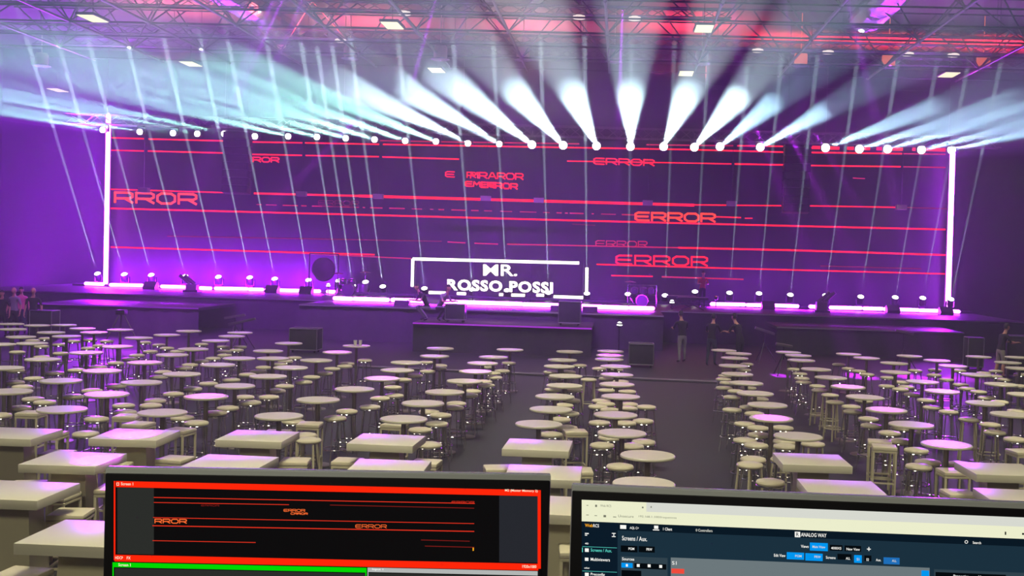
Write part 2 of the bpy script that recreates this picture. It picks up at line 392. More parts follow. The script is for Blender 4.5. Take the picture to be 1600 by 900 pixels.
# ---------------------------------------------------------------- LED screen
scr = thing('led_screen', 'huge wide dark screen showing red lines and the word ERROR repeated', 'screen', (-5, SY*K, 1.3))
bm = new_bm()
c = [at_y(170, 446, SY), at_y(1480, 486, SY), at_y(1481, 228, SY), at_y(170, 205, SY)]
x0, x1 = c[0].x, c[1].x
box(bm, ((x0+x1)/2+5, .18, (9.35+1.35)/2-1.3), (x1-x0, .2, 8.0)); obj('panel', bm, mat('black_led_panel', (.025, .022, .03), .55, vary=.15, vscale=20), scr, False)
RED = px_glow('screen_red', 255, 25, 48, 1.7); ORR = px_glow('screen_orange_red', 255, 62, 40, 1.8); DIM = px_glow('screen_dim_red', 205, 30, 85, 1.1); FNT = px_glow('screen_faint_red', 150, 25, 70, .8)
def scr_pt(x, y): return at_y(x, y, SY) - Vector((-5, SY*K, 1.3)) + Vector((0, .06, 0))
def seg_q(bm, x0, y0, x1, y1, t, pf):
    dx, dy = x1-x0, y1-y0; L = math.hypot(dx, dy) or 1; nx, ny = -dy/L*t/2, dx/L*t/2
    quad(bm, [pf(x0+nx, y0+ny), pf(x1+nx, y1+ny), pf(x1-nx, y1-ny), pf(x0-nx, y0-ny)])
def seg_box(bm, x0, y0, x1, y1, t, pf, n):
    seg_q(bm, x0, y0, x1, y1, t, pf)
ln = {k: new_bm() for k in ('r', 'd', 'f')}
def L(k, t, *pts):
    for (a, b), (c_, d) in zip(pts, pts[1:]): seg_q(ln[k], a, b, c_, d, t, scr_pt)
L('r', 2.2, (172, 215), (224, 216.5)); L('r', 2.2, (231, 217), (352, 220)); L('r', 2.2, (393, 221.6), (472, 223)); L('r', 2.2, (476, 223), (592, 225.3)); L('r', 2.2, (598, 225.4), (1070, 233.4), (1226, 237.6)); L('r', 2.4, (1267, 238), (1410, 240)); L('d', 2, (1412, 240), (1478, 241))
L('d', 1.8, (590, 219.5), (725, 222)); L('d', 2, (735, 222), (905, 224.5)); L('d', 2, (1010, 226), (1146, 227.5)); L('r', 2, (1152, 227.5), (1226, 228.5)); L('r', 5, (1268, 230), (1312, 231.5)); L('r', 5, (1324, 231.5), (1360, 232)); L('r', 5, (1370, 232), (1411, 233)); L('r', 5, (1426, 233), (1478, 234))
L('r', 2, (172, 234.5), (224, 235.7)); L('r', 2.2, (230, 235.8), (352, 239)); L('r', 2.2, (393, 241), (472, 242.6)); L('r', 2.2, (477, 242.7), (592, 244.7)); L('r', 2.2, (597, 245), (717, 248.5))
L('r', 1.8, (886, 251.5), (1070, 254.5), (1143, 256)); L('r', 2.4, (1148, 256), (1225, 257.5)); L('r', 2.2, (1267, 258.5), (1408, 260.3)); L('d', 1.8, (1412, 260.4), (1478, 261.6))
L('r', 2, (172, 295.5), (355, 301)); L('r', 3, (396, 302), (560, 306)); L('r', 4.2, (560, 306), (900, 315.5), (1085, 320.5)); L('r', 2, (1085, 320), (1221, 321.3)); L('r', 2, (1263, 321.5), (1408, 324)); L('f', 1.6, (1412, 324), (1480, 326))
a = 400
random.seed(3)
while a < 1000:
    b = a+random.uniform(3, 26); L('d', random.choice((1.2, 1.8)), (a, 319.5+(a-400)*.0275), (b, 319.5+(b-400)*.0275)); a = b+random.uniform(2, 14)
L('r', 2, (1116, 338.5), (1158, 340)); L('r', 1.6, (1164, 341), (1176, 341))
L('r', 2.6, (172, 325.5), (620, 337), (900, 344.5), (1240, 353), (1478, 358.5))
L('f', 1.6, (260, 369), (530, 374), (690, 377)); L('d', 1.8, (699, 378), (727, 379.5)); L('d', 1.8, (741, 380), (778, 381.5)); L('d', 2, (792, 381.5), (1060, 387)); L('r', 2.8, (1060, 387), (1240, 391), (1478, 398.5))
L('r', 2.4, (172, 386), (585, 398)); L('d', 1.6, (430, 394), (642, 404)); L('r', 2.2, (932, 413), (1130, 419), (1478, 428))
L('r', 2, (955, 430.5), (1020, 432)); L('d', 2.2, (1034, 432.5), (1162, 436.5)); L('f', 1.6, (1282, 415.5), (1440, 420))
L('f', 1.4, (495, 322), (560, 324)); L('f', 1.2, (894, 350), (930, 352)); L('d', 1.6, (1333, 278), (1352, 279))
for k, m in (('r', RED), ('d', DIM), ('f', FNT)): obj('screen_line', ln[k], m, scr, False)
GL = {'E': [[(1, 0), (.2, 0), (0, .18), (0, .82), (.2, 1), (1, 1)], [(0, .5), (.92, .5)]],
      'R': [[(0, 1), (0, 0), (.82, 0), (1, .14), (1, .42), (.82, .58), (.12, .58)], [(.55, .58), (1, 1)]],
      'O': [[(.22, 0), (.78, 0), (1, .25), (1, .75), (.78, 1), (.22, 1), (0, .75), (0, .25), (.22, 0)]],
      'C': [[(1, 0), (.2, 0), (0, .2), (0, .8), (.2, 1), (1, 1)]], 'F': [[(1, 0), (0, 0), (0, 1)], [(0, .5), (.8, .5)]], 'M': [[(0, 1), (.1, 0), (.5, .6), (.9, 0), (1, 1)]], 'N': [[(0, 1), (0, 0), (1, 1), (1, 0)]], 'A': [[(0, 1), (.4, 0), (.6, 0), (1, 1)], [(.2, .65), (.8, .65)]]}
def err(word, x0, x1, ytop, h, t, sl, m, name='screen_lettering', parent=None, pf=None, gap=.22):
    bm = new_bm(); pf = pf or scr_pt; n = len(word); cw = (x1-x0)/(n+(n-1)*gap)
    for i, ch in enumerate(word):
        if ch == ' ': continue
        ox = x0+i*cw*(1+gap)
        for st in GL[ch]:
            P = [(ox+u*cw, ytop+v*h+sl*(ox+u*cw-x0)) for u, v in st]
            for (a, b), (c_, d) in zip(P, P[1:]):
                Lh = math.hypot(c_-a, d-b) or 1; ex, ey = (c_-a)/Lh*t*.3, (d-b)/Lh*t*.3
                seg_q(bm, a-ex, b-ey, c_+ex, d+ey, t, pf)
    return obj(name, bm, m, parent or scr, False)
front = lambda d: (lambda x, y: scr_pt(x, y)-Vector((0, d, 0)))
err('RROR', 179, 306, 300.5, 15.5, 3.6, .024, ORR, pf=front(.015))
err('ROR', 395, 435, 245.5, 7, 2, .02, RED, pf=front(.01))
err('ERROR', 928, 1022, 247, 9, 2, .03, RED, pf=front(.01))
err('E RR', 696, 760, 268, 8, 1.7, .03, RED, pf=front(.01)); err('MRAROR', 735, 817, 269, 9, 1.9, .03, RED, pf=front(.02))
err('EMEE', 727, 775, 283.5, 7, 2.2, .04, RED, pf=front(.01)); err('CRROR', 750, 808, 284.5, 8, 2.2, .05, RED, pf=front(.02))
err('ERROR', 993, 1117, 332, 12, 3.2, .02, ORR, pf=front(.015))
err('ERROR', 931, 1011, 376, 8.5, 1.5, .018, DIM, pf=front(.01))
err('ERROR', 963, 1105, 399, 13.5, 2.8, .02, RED, pf=front(.015))
err('ERROR', 497, 560, 313, 7, .9, .02, FNT, pf=front(.01))

# ---------------------------------------------------------------- band sign
SGN = glow('warm_white_sign_light', (1.0, .97, .80), 2.6)
TY = 40.0
sp0 = at_y(780, 459, TY)
sign = thing('band_sign', 'glowing white sign reading MR. ROSSO POSSI inside a broken tube frame', 'sign', (sp0.x, TY*K, 1.36))
base = Vector((sp0.x, TY*K, 1.36))
def sgt(bm, x0, y0, x1, y1, r=.07): tube(bm, at_y(x0, y0, TY)-base, at_y(x1, y1, TY)-base, r, seg=8)
bm = new_bm()
for s in ((645, 404.5, 905, 411), (645, 404.5, 644, 448), (917, 418, 916.5, 459), (670, 457, 696, 457.6), (714, 458.5, 728, 459), (780, 460.2, 786, 460.4), (799, 461, 820, 461.5), (838, 461, 850, 461.4), (865, 463.5, 911, 465)): sgt(bm, *s)
obj('tube_frame', bm, SGN, sign)
bm = new_bm()
for x in (650, 740, 830, 912):
    p = at_y(x, 410, TY+.1)-base; tube(bm, (p.x, .12, 0), (p.x, .12, p.z), .025, seg=6)
obj('sign_stand', bm, BLACK, sign)
def text_mesh(txt, bold=0.0, extrude=0.0):
    cu = bpy.data.curves.new('t', 'FONT'); cu.body = txt; cu.space_character = 1.12 if bold > .02 else 1.0; cu.size = 1.0; cu.offset = bold; cu.extrude = extrude; cu.resolution_u = 3
    o = bpy.data.objects.new('t', cu); COL.objects.link(o); dg = bpy.context.evaluated_depsgraph_get(); dg.update()
    me = bpy.data.meshes.new_from_object(o.evaluated_get(dg)); bpy.data.objects.remove(o, do_unlink=True)
    return me
def place_text(txt, x0, x1, ytop, ybot, sl, pf, m, parent, name, bold=0.0, depth=None):
    """letters laid in a sign's or screen's own plane, filling the given rectangle"""
    me = text_mesh(txt, bold); xs = [v.co.x for v in me.vertices]; ys = [v.co.y for v in me.vertices]
    if not xs: return
    a, b, c_, d = min(xs), max(xs), min(ys), max(ys)
    for v in me.vertices:
        u = (v.co.x-a)/(b-a); q = (v.co.y-c_)/(d-c_); X = x0+u*(x1-x0); v.co = pf(X, ybot+(ytop-ybot)*q+sl*(X-x0))
    me.materials.clear(); me.materials.append(m)
    o = bpy.data.objects.new(name, me); COL.objects.link(o); o.parent = parent
    if depth:
        md = o.modifiers.new('s', 'SOLIDIFY'); md.thickness = depth; md.offset = 0
    return o
sg = lambda x, y: at_y(x, y, TY-.02)-base
place_text('MR.', 755, 808, 413, 431, .01, sg, SGN, sign, 'sign_lettering', .012, .06)
place_text('ROSSO POSSI', 699, 864, 436, 453.5, .030, sg, SGN, sign, 'sign_lettering', .038, .06)
place_text('ALLERAMO', 758, 800, 480.5, 484.5, .02, lambda x, y: at_y(x, y, 33.6), px_glow('pink_small_letters', 240, 70, 235, 1.0), None, 'riser_lettering', .01, .02)
o = bpy.data.objects['riser_lettering']; tag(o, 'tiny pink capital letters on the riser under the centre strip', 'lettering')

# ---------------------------------------------------------------- line arrays and hung boxes
def line_array(x, y0, y1, lab):
    top, bot = at_y(x, y0, 42.3), at_y(x, y1, 42.3); H = top.z-bot.z; n = 8; h = H/n
    t = thing('hanging_speaker_array', lab, 'speaker array', (top.x, top.y, top.z))
    off = 0
    for i in range(n):
        bm = new_bm(); tilt = -math.radians(1.2*i)
        box(bm, (0, -off, -(i+.5)*h), (1.28, .6, h*.93), rot=Matrix.Rotation(tilt, 3, 'X'), bev=.02); off += math.sin(-tilt)*h*.6
        c_ = obj('cabinet', bm, BLACK, t)
        bm = new_bm(); box(bm, (0, -off-.31, -(i+.5)*h), (1.1, .02, h*.75), rot=Matrix.Rotation(tilt, 3, 'X')); g = obj('grille', bm, DSTEEL, c_)
    bm = new_bm(); box(bm, (0, 0, .08), (1.3, .7, .1)); tube(bm, (-.5, 0, .1), (-.5, 0, 15.2-top.z), .015); tube(bm, (.5, 0, .1), (.5, 0, 15.2-top.z), .015); obj('rigging_frame', bm, DSTEEL, t)
line_array(372, 206, 303, 'black hanging speaker column in front of the left part of the screen')
line_array(1246, 231, 333, 'black hanging speaker column in front of the right part of the screen')
BOXM = mat('grey_fill_speaker', rgb(170, 160, 150), .6)
hung = [(225, 297, 'grey box hanging over the big orange RROR letters'), (471, 303, 'grey box hanging beside the left speaker column'), (591, 307, 'grey box hanging on the thick red line left of centre'), (759, 310, 'grey box hanging under the scrambled red letters'), (842, 313, 'grey box hanging just left of screen centre'), (1012, 317, 'grey box hanging above the orange ERROR word'), (1143, 318, 'grey box hanging above the tail of the orange ERROR'), (1408, 324, 'yellowish box hanging near the right pillar')]
hb0 = None
for i, (x, y, lab) in enumerate(hung):
    p = at_y(x, y, 42.9)
    if hb0 is None:
        hb0 = thing('hanging_fill_speaker', lab, 'speaker', p, 0, 'small boxes hanging before the screen')
        bm = new_bm(); box(bm, (0, 0, 0), (.5, .35, .24), bev=.02); obj('cabinet', bm, BOXM, hb0)
        bm = new_bm(); tube(bm, (0, 0, .1), (0, 0, 9.62-p.z), .012, seg=5); obj('cable', bm, BLACK, hb0)
    else: dup(hb0, p, 0, lab)
for x, y in ((1408, 324),):
    spot('fill_box_lamp', at_y(x, y-12, 41.0), (0.1, 1, -.3), 30, 40, (1, .95, .5))

# ---------------------------------------------------------------- beam lights
LENS = glow('white_beam_lens', (.95, 1.0, .93), 9.0); LENS.cycles.emission_sampling = 'NONE'
def head_proto(R, flip):
    t = thing('stage_spotlight', '', 'stage light')
    bm = new_bm(); box(bm, (0, 0, 0), (.34, .30, .14), bev=.02); obj('base', bm, BLACK, t)
    if flip:
        bm = new_bm(); tube(bm, (0, -.1, -.05), (0, -.1, -.42), .03); obj('clamp', bm, STEEL, t)
    bm = new_bm()
    for s in (-1, 1): box(bm, (s*.20, 0, .20), (.04, .14, .34), bev=.01)
    box(bm, (0, 0, .06), (.42, .14, .04)); obj('yoke', bm, BLACK, t)
    h = new_bm(); lathe(h, [(0, -.24), (.09, -.24), (.14, -.12), (.155, .12), (.165, .2), (.15, .2)], seg=18)
    ho = obj('head', h, BLACK, t); ho.location = (0, 0, .30)
    l = new_bm(); lathe(l, [(R, .17), (R, .2), (R*.7, .24), (0, .26)], seg=18); lo = obj('lens', l, LENS, ho)
    return t
def place_heads(pts, Y, vp, lab, grp, R, flip, E, ang, colf, soft):
    d = -ray(*vp).normalized(); proto = head_proto(R, flip); q = d.to_track_quat('Z', 'Y')
    for i, (x, y) in enumerate(pts):
        p = at_y(x, y, Y)                       # where the lens is
        c = p - d*.22                           # head centre
        loc = c - Vector((0, 0, -.30 if flip else .30))
        t = proto if i == 0 else dup(proto, loc, 0, '')
        t.location = loc; t['label'] = lab % ordw(i); t['group'] = grp
        if flip: t.rotation_euler = (PI, 0, 0)
        for ch in t.children:
            if ch.name.startswith('head'):
                ch.rotation_mode = 'QUATERNION'
                if x > 820 and flip: ch.scale = (1.35, 1.35, 1)
                ch.rotation_quaternion = (Matrix.Rotation(PI, 3, 'X').to_quaternion() @ q) if flip else q
        e = E(i) if callable(E) else E
        spot('beam', p+d*.06, d, ang(i) if callable(ang) else ang, e, colf(i) if callable(colf) else colf, .3, soft)
top = [(160, 203), (218, 206), (270, 208), (308, 209), (350, 209), (398, 213), (450, 213), (495, 214), (540, 216), (585, 218), (633, 220), (681, 221), (731, 224), (780, 225), (831, 226), (880, 227), (932, 228), (985, 229), (1037, 229), (1085, 230), (1125, 229), (1188, 230), (1290, 231), (1343, 233), (1387, 233), (1440, 234), (1487, 234)]
def aud_e(i):
    x = top[i][0]
    if x < 700: return AUD_E*(.6 if x < 560 else .85)
    if x < 830: return AUD_E*.9
    if x < 1100: return AUD_E*1.0
    if x < 1200: return AUD_E*.5
    return AUD_E*.42
def aud_c(i):
    x = top[i][0]
    return (.42, 1.0, .80) if x < 700 else ((.68, .95, 1.0) if x < 1100 else (.48, .80, 1.0))
place_heads(top, 42.9, (985, 345), 'beam light hanging from the truss over the screen, %s from the left', 'beam lights along the top truss', .15, True, aud_e, lambda i: 1.9 if top[i][0] < 700 else 2.25, aud_c, .08)
bot = [(152, 427), (194, 428), (236, 429), (289, 431), (341, 432), (390, 433), (429, 435), (482, 437), (529, 438), (551, 446), (571, 440), (598, 447), (663, 450), (738, 452), (792, 453), (857, 457), (917, 458), (981, 459), (1039, 461), (1086, 455), (1140, 457), (1186, 458), (1235, 460), (1290, 461), (1345, 463), (1399, 464), (1442, 465), (1486, 467)]
def up_e(i):
    x = bot[i][0]; return UP_E*(.65 if x < 640 else .5 if x < 940 else .25)
place_heads(bot, 42.65, (940, 3050), 'floor beam light pointing up from the stage, %s from the left', 'floor beam lights along the stage', .15, False, up_e, 1.15, (.72, .92, 1.0), .025)
# shelf they stand on
bm = new_bm(); box(bm, (-5, 42.65*K, 1.415), (44.5, .5, .11), bev=.02); t = obj('light_shelf', bm, CASE); tag(t, 'long low black box carrying the floor beam lights', 'stage box')
# slanting single beam and its lamp, plus two low lamps
p = at_y(513, 446, 42.0); spot('beam', p, at_y(660, 255, 42.0)-p, 1.3, UP_E*.35, (.75, .8, 1), .3, .02)
for x, y, lab in ((513, 446, 'small lamp sending a slanting beam beside the gong'), (1050, 472, 'single white lamp beside the keyboards'), (968, 507, 'small white lamp standing on the thrust front'), (1119, 465, 'small orange lamp behind the right strips')):
    Y = 42 if y < 450 else 38.2 if y > 470 and y < 480 else 32.5 if y > 500 else 41.0
    p = at_y(x, y, Y); t = thing('small_stage_lamp', lab, 'stage light', p)
    bm = new_bm(); lathe(bm, [(0, -.12), (.08, -.1), (.11, .05), (.09, .06)], seg=12)
    tube(bm, (0, 0, -.1), (0, 0, min(-.15, (1.36 if Y > 33 else 0)-p.z)), .02, seg=6); obj('lamp_body', bm, BLACK, t)
    bm = new_bm(); bmesh.ops.create_uvsphere(bm, u_segments=12, v_segments=8, radius=.10 if y != 465 else .07); obj('lens', bm, LENS if y != 465 else glow('orange_lens', (1, .35, .1), 3), t)

# ================================================================ STAGE GEAR
def cannon(x, ytop, ybot, Y, lab, flip=1):
    a, b = at_y(x, ytop, Y), at_y(x, ybot, Y); z0 = 1.36 if Y > 37 else 1.1
    t = thing('confetti_cannon', lab, 'stage machine', (b.x, b.y, z0)); H = a.z-z0
    bm = new_bm(); box(bm, (0, 0, H*.42), (.5, .4, H*.84), bev=.03); obj('column', bm, mat('magenta_lit_column', rgb(150, 120, 150), .5), t)
    for k in (-.12, .12):
        bm = new_bm(); tube(bm, (k, 0, H*.86), (k+.45*flip, -.1, H+.35), .08, seg=12); obj('barrel', bm, STEEL, t)
    bm = new_bm(); box(bm, (0, 0, .05), (.7, .6, .1), bev=.02); obj('base', bm, BLACK, t)
cannon(1283, 468, 500, 39.5, 'purple lit machine column with twin barrels pointing up right of stage', 1)
cannon(300, 442, 478, 40.0, 'dark machine column with twin barrels on the left stage', -1)
# gong and cymbals
p = at_y(505, 421, 41.2); t = thing('gong', 'big dark round gong on a stand left of the drum lamps', 'gong', (p.x, p.y, 1.36)); R_ = .58
bm = new_bm(); lathe(bm, [(0, .06), (.14, .06), (.2, .02), (R_*.9, .0), (R_, -.06)], seg=32); bmesh.ops.transform(bm, matrix=Matrix.Translation((0, 0, p.z-1.36)) @ Matrix.Rotation(PI/2, 4, 'X'), verts=bm.verts); obj('disc', bm, mat('dark_bronze', (.08, .06, .07), .45, .5), t)
bm = new_bm(); zz = p.z-1.36
for s in (-1, 1): tube(bm, (s*.7, .1, 0), (s*.7, .1, zz+.75), .03); tube(bm, (s*.7, -.3, .02), (s*.7, .4, .02), .03)
tube(bm, (-.7, .1, zz+.75), (.7, .1, zz+.75), .03); obj('stand', bm, BLACK, t)
def cymbal(x, y, Y, lab, r=.26, z0=1.36):
    p = at_y(x, y, Y); t = thing('cymbal_stand', lab, 'cymbal', (p.x, p.y, z0)); h = p.z-z0
    bm = new_bm(); lathe(bm, [(0, .04), (.05, .03), (r, -.02), (r, -.03), (0, .02)], c=(0, 0, h), seg=24); obj('cymbal', bm, BRASS, t)
    bm = new_bm(); tube(bm, (0, 0, .3), (0, 0, h), .015, seg=6)
    for k in range(3): a = k*2*PI/3; tube(bm, (0, 0, .4), (.3*math.cos(a), .3*math.sin(a), 0), .012, seg=6)
    obj('stand', bm, CHROME, t)
cymbal(529, 427, 41.0, 'left cymbal above the twin drum lamps'); cymbal(571, 425, 41.0, 'right cymbal above the twin drum lamps'); cymbal(985, 440, 39.5, 'cymbal over the percussion rack right of the sign')
def drum(t, c, r, h, rot, m):
    bm = new_bm(); tube(bm, (0, 0, -h/2), (0, 0, h/2), r, seg=24); bmesh.ops.transform(bm, matrix=Matrix.Translation(c) @ rot, verts=bm.verts); d = obj('drum', bm, m, t)
    bm = new_bm()
    for s in (-1, 1): ring(bm, (0, 0, s*h/2), r, .015, 24, 6)
    bmesh.ops.transform(bm, matrix=Matrix.Translation(c) @ rot, verts=bm.verts); obj('hoop', bm, CHROME, d)
DR = mat('dark_drum_shell', (.12, .08, .13), .3)
RX = Matrix.Rotation(PI/2, 4, 'X')
p = at_y(545, 455, 40.6); t = thing('drum_kit', 'drum kit in the dark between the gong and the sign', 'drum kit', (p.x, p.y, 1.36))
drum(t, (0, 0, .3), .3, .42, RX, DR); drum(t, (-.32, .1, .68), .17, .2, Matrix.Rotation(.3, 4, 'X'), DR); drum(t, (.1, .1, .68), .17, .2, Matrix.Rotation(.3, 4, 'X'), DR); drum(t, (.6, .25, .4), .22, .4, Matrix.Identity(4), DR)
p = at_y(1003, 470, 39.4); t = thing('percussion_rack', 'percussion rack with small drums on the right of the sign', 'drum kit', (p.x, p.y, 1.36))
bm = new_bm()
for s in (-.65, .65): tube(bm, (s, 0, 0), (s, 0, 1.0), .025); tube(bm, (s, -.3, .02), (s, .3, .02), .025)
tube(bm, (-.65, 0, .55), (.65, 0, .55), .02); tube(bm, (-.65, 0, 1.0), (.65, 0, 1.0), .02); obj('rack', bm, CHROME, t)
drum(t, (-.35, 0, .75), .16, .2, Matrix.Rotation(.4, 4, 'X'), DR); drum(t, (.05, 0, .75), .16, .2, Matrix.Rotation(.4, 4, 'X'), DR); drum(t, (.4, 0, .75), .13, .25, Matrix.Rotation(.4, 4, 'X'), DR); drum(t, (0, .1, .28), .27, .4, RX, DR)
# keyboards
def keyboard(x, y, Y, lab, w=1.4, rz=0):
    p = at_y(x, y, Y); t = thing('keyboard', lab, 'keyboard', (p.x, p.y, 1.36), rz); h = max(.5, p.z-1.36)
    bm = new_bm(); box(bm, (0, 0, h), (w, .36, .1), bev=.02); obj('body', bm, BLACK, t)
    bm = new_bm()
    for k in range(28): box(bm, (-w*.45+w*.9*k/27, .08, h+.055), (w*.03, .2, .02))
    obj('keys', bm, CREAM, t)
    bm = new_bm()
    for s in (-.13, .13): tube(bm, (-.5, s, 0), (.5, s, h-.05), .02); tube(bm, (.5, s, 0), (-.5, s, h-.05), .02)
    obj('stand', bm, DSTEEL, t)
keyboard(1065, 471, 39.5, 'upper left keyboard beside the single white lamp'); keyboard(1082, 479, 38.3, 'keyboard in front beside the crew at the stage')
# flight cases, monitors, wedges
def case(x, y, Y, w, h, d, lab, z0=0.0, name='flight_case', rz=0):
    p = at_y(x, y, Y); t = thing(name, lab, 'case', (p.x, p.y, z0), rz)
    bm = new_bm(); box(bm, (0, 0, h/2+.06), (w, d, h-.06), bev=.01); obj('body', bm, CASE, t)
    bm = new_bm()
    for sx in (-1, 1):
        for sy in (-1, 1): tube(bm, (sx*w/2, sy*d/2, .08), (sx*w/2, sy*d/2, h+.02), .018, seg=6)
        for zz in (.1, h+.02): tube(bm, (sx*w/2, -d/2, zz), (sx*w/2, d/2, zz), .018, seg=6); tube(bm, (-w/2, sx*d/2, zz), (w/2, sx*d/2, zz), .018, seg=6)
    obj('edging', bm, ALU, t)
    bm = new_bm()
    for sx in (-1, 1):
        for sy in (-1, 1): tube(bm, (sx*w*.4-.02, sy*d*.35, .05), (sx*w*.4+.02, sy*d*.35, .05), .05, seg=10)
    obj('caster', bm, BLACK, t)
    return t
case(478, 530, 29.5, .95, .8, .7, 'dark case on the floor left of the thrust'); case(1002, 545, 28.5, .8, .75, .6, 'dark case on the floor right of centre'); case(70, 505, 31, .8, 1.0, .6, 'pale topped case beside the crew on the left')
case(1522, 530, 31, .55, 1.1, .5, 'small rack case left of the man at far right'); case(1590, 520, 29, .9, 1.36, .7, 'tall rack case behind the man at far right')
case(712, 498, 31.4, .7, .62, .5, 'dark case on the thrust right of the crouching pair', 1.05); case(890, 505, 31.6, .8, .85, .6, 'dark case at the right end of the thrust', 1.05)
def wedge(x, Y, z0, lab):
    p = at_y(x, 480, Y); t = thing('stage_monitor', lab, 'monitor speaker', (p.x, p.y, z0))
    bm = new_bm(); v = [bm.verts.new(q) for q in ((-.3, -.25, 0), (.3, -.25, 0), (.3, .22, 0), (-.3, .22, 0), (-.3, -.25, .12), (.3, -.25, .12), (.3, .0, .38), (-.3, .0, .38), (.3, .22, .3), (-.3, .22, .3))]
    v = v
    for f in ((0, 3, 2, 1), (0, 1, 5, 4), (4, 5, 6, 7), (7, 6, 8, 9), (9, 8, 2, 3)): bm.faces.new([v[i] for i in f])
    bm.faces.new([v[i] for i in (1, 2, 8, 6, 5)]); bm.faces.new([v[i] for i in (0, 4, 7, 9, 3)])
    obj('cabinet', bm, BLACK, t, False)
    bm = new_bm(); box(bm, (0, -.13, .26), (.5, .3, .01), rot=Matrix.Rotation(math.radians(46), 3, 'X')); obj('grille', bm, DSTEEL, t)
wedge(425, 41.4, 1.36, 'stage monitor wedge in front of the left strips, near the gong'); wedge(478, 41.2, 1.36, 'stage monitor wedge just left of the gong')
wedge(628, 34.8, 1.2, 'stage monitor wedge on the left of the central riser'); wedge(872, 34.6, 1.2, 'stage monitor wedge right of the sign letters'); wedge(922, 34.6, 1.2, 'stage monitor wedge below the right sign tube')
wedge(235, 41.2, 1.36, 'stage monitor wedge near the left pillar'); wedge(1200, 40.8, 1.36, 'stage monitor wedge left of the twin barrel column'); wedge(1395, 40.8, 1.36, 'stage monitor wedge right of the twin barrel column'); wedge(1478, 40.8, 1.36, 'stage monitor wedge at the right pillar foot')
# tripod
p = at_y(190, 484, 28.0); t = thing('speaker_tripod', 'tall tripod stand with splayed legs on the left below the stage', 'tripod', (p.x, p.y, 0)); H = p.z
bm = new_bm(); box(bm, (0, 0, H-.08), (.3, .25, .16), bev=.02); obj('head', bm, BLACK, t)
for k in range(3):
    a = PI/2+k*2*PI/3+.5; bm = new_bm(); tube(bm, (.08*math.cos(a), .08*math.sin(a), H-.15), (.75*math.cos(a), .75*math.sin(a), 0), .025, seg=8); obj('leg', bm, STEEL, t)
# music stand / desk on the right and two slanted bars on the left
def slant(x0, y0, x1, y1, Y, lab):
    a, b = at_y(x0, y0, Y), at_y(x1, y1, Y); m_ = (a+b)/2; t = thing('bar_light', lab, 'bar light', (m_.x, m_.y, 0))
    bm = new_bm(); d = b-a; box(bm, (0, 0, m_.z), (d.length, .14, .09), rot=d.to_track_quat('X', 'Z').to_matrix(), bev=.01); obj('bar', bm, STEEL, t)
    bm = new_bm(); tube(bm, (0, 0.05, .5), (0, 0.05, m_.z), .025, seg=6)
    for k in range(3): c_ = k*2*PI/3; tube(bm, (0, .05, .7), (.45*math.cos(c_), .05+.45*math.sin(c_), 0), .018, seg=6)
    obj('stand', bm, DSTEEL, t)
slant(351, 497, 383, 492, 31, 'upper of two slanted metal bars left of the thrust'); slant(357, 507, 399, 498, 30, 'lower of two slanted metal bars left of the thrust')
slant(1399, 516, 1427, 522, 30.5, 'slanted purple lit bar on a stand right of centre'); slant(1212, 537, 1238, 542, 27.5, 'small slanted lamp bar above the right tables')
slant(1180, 512, 1210, 522, 31, 'slanted bar beside the crew right of centre')
# cable ramp
a, b = at_z(548, 572, .03), at_z(1122, 597, .03); bm = new_bm(); d = b-a
box(bm, (a+b)/2-Vector((0, 0, 0)), (d.length, .3, .05), rot=d.to_track_quat('X', 'Z').to_matrix(), bev=.015); t = obj('cable_ramp', bm, mat('grey_rubber_ramp', (.16, .14, .17), .5)); tag(t, 'long low cable ramp across the empty floor before the stage', 'cable ramp')

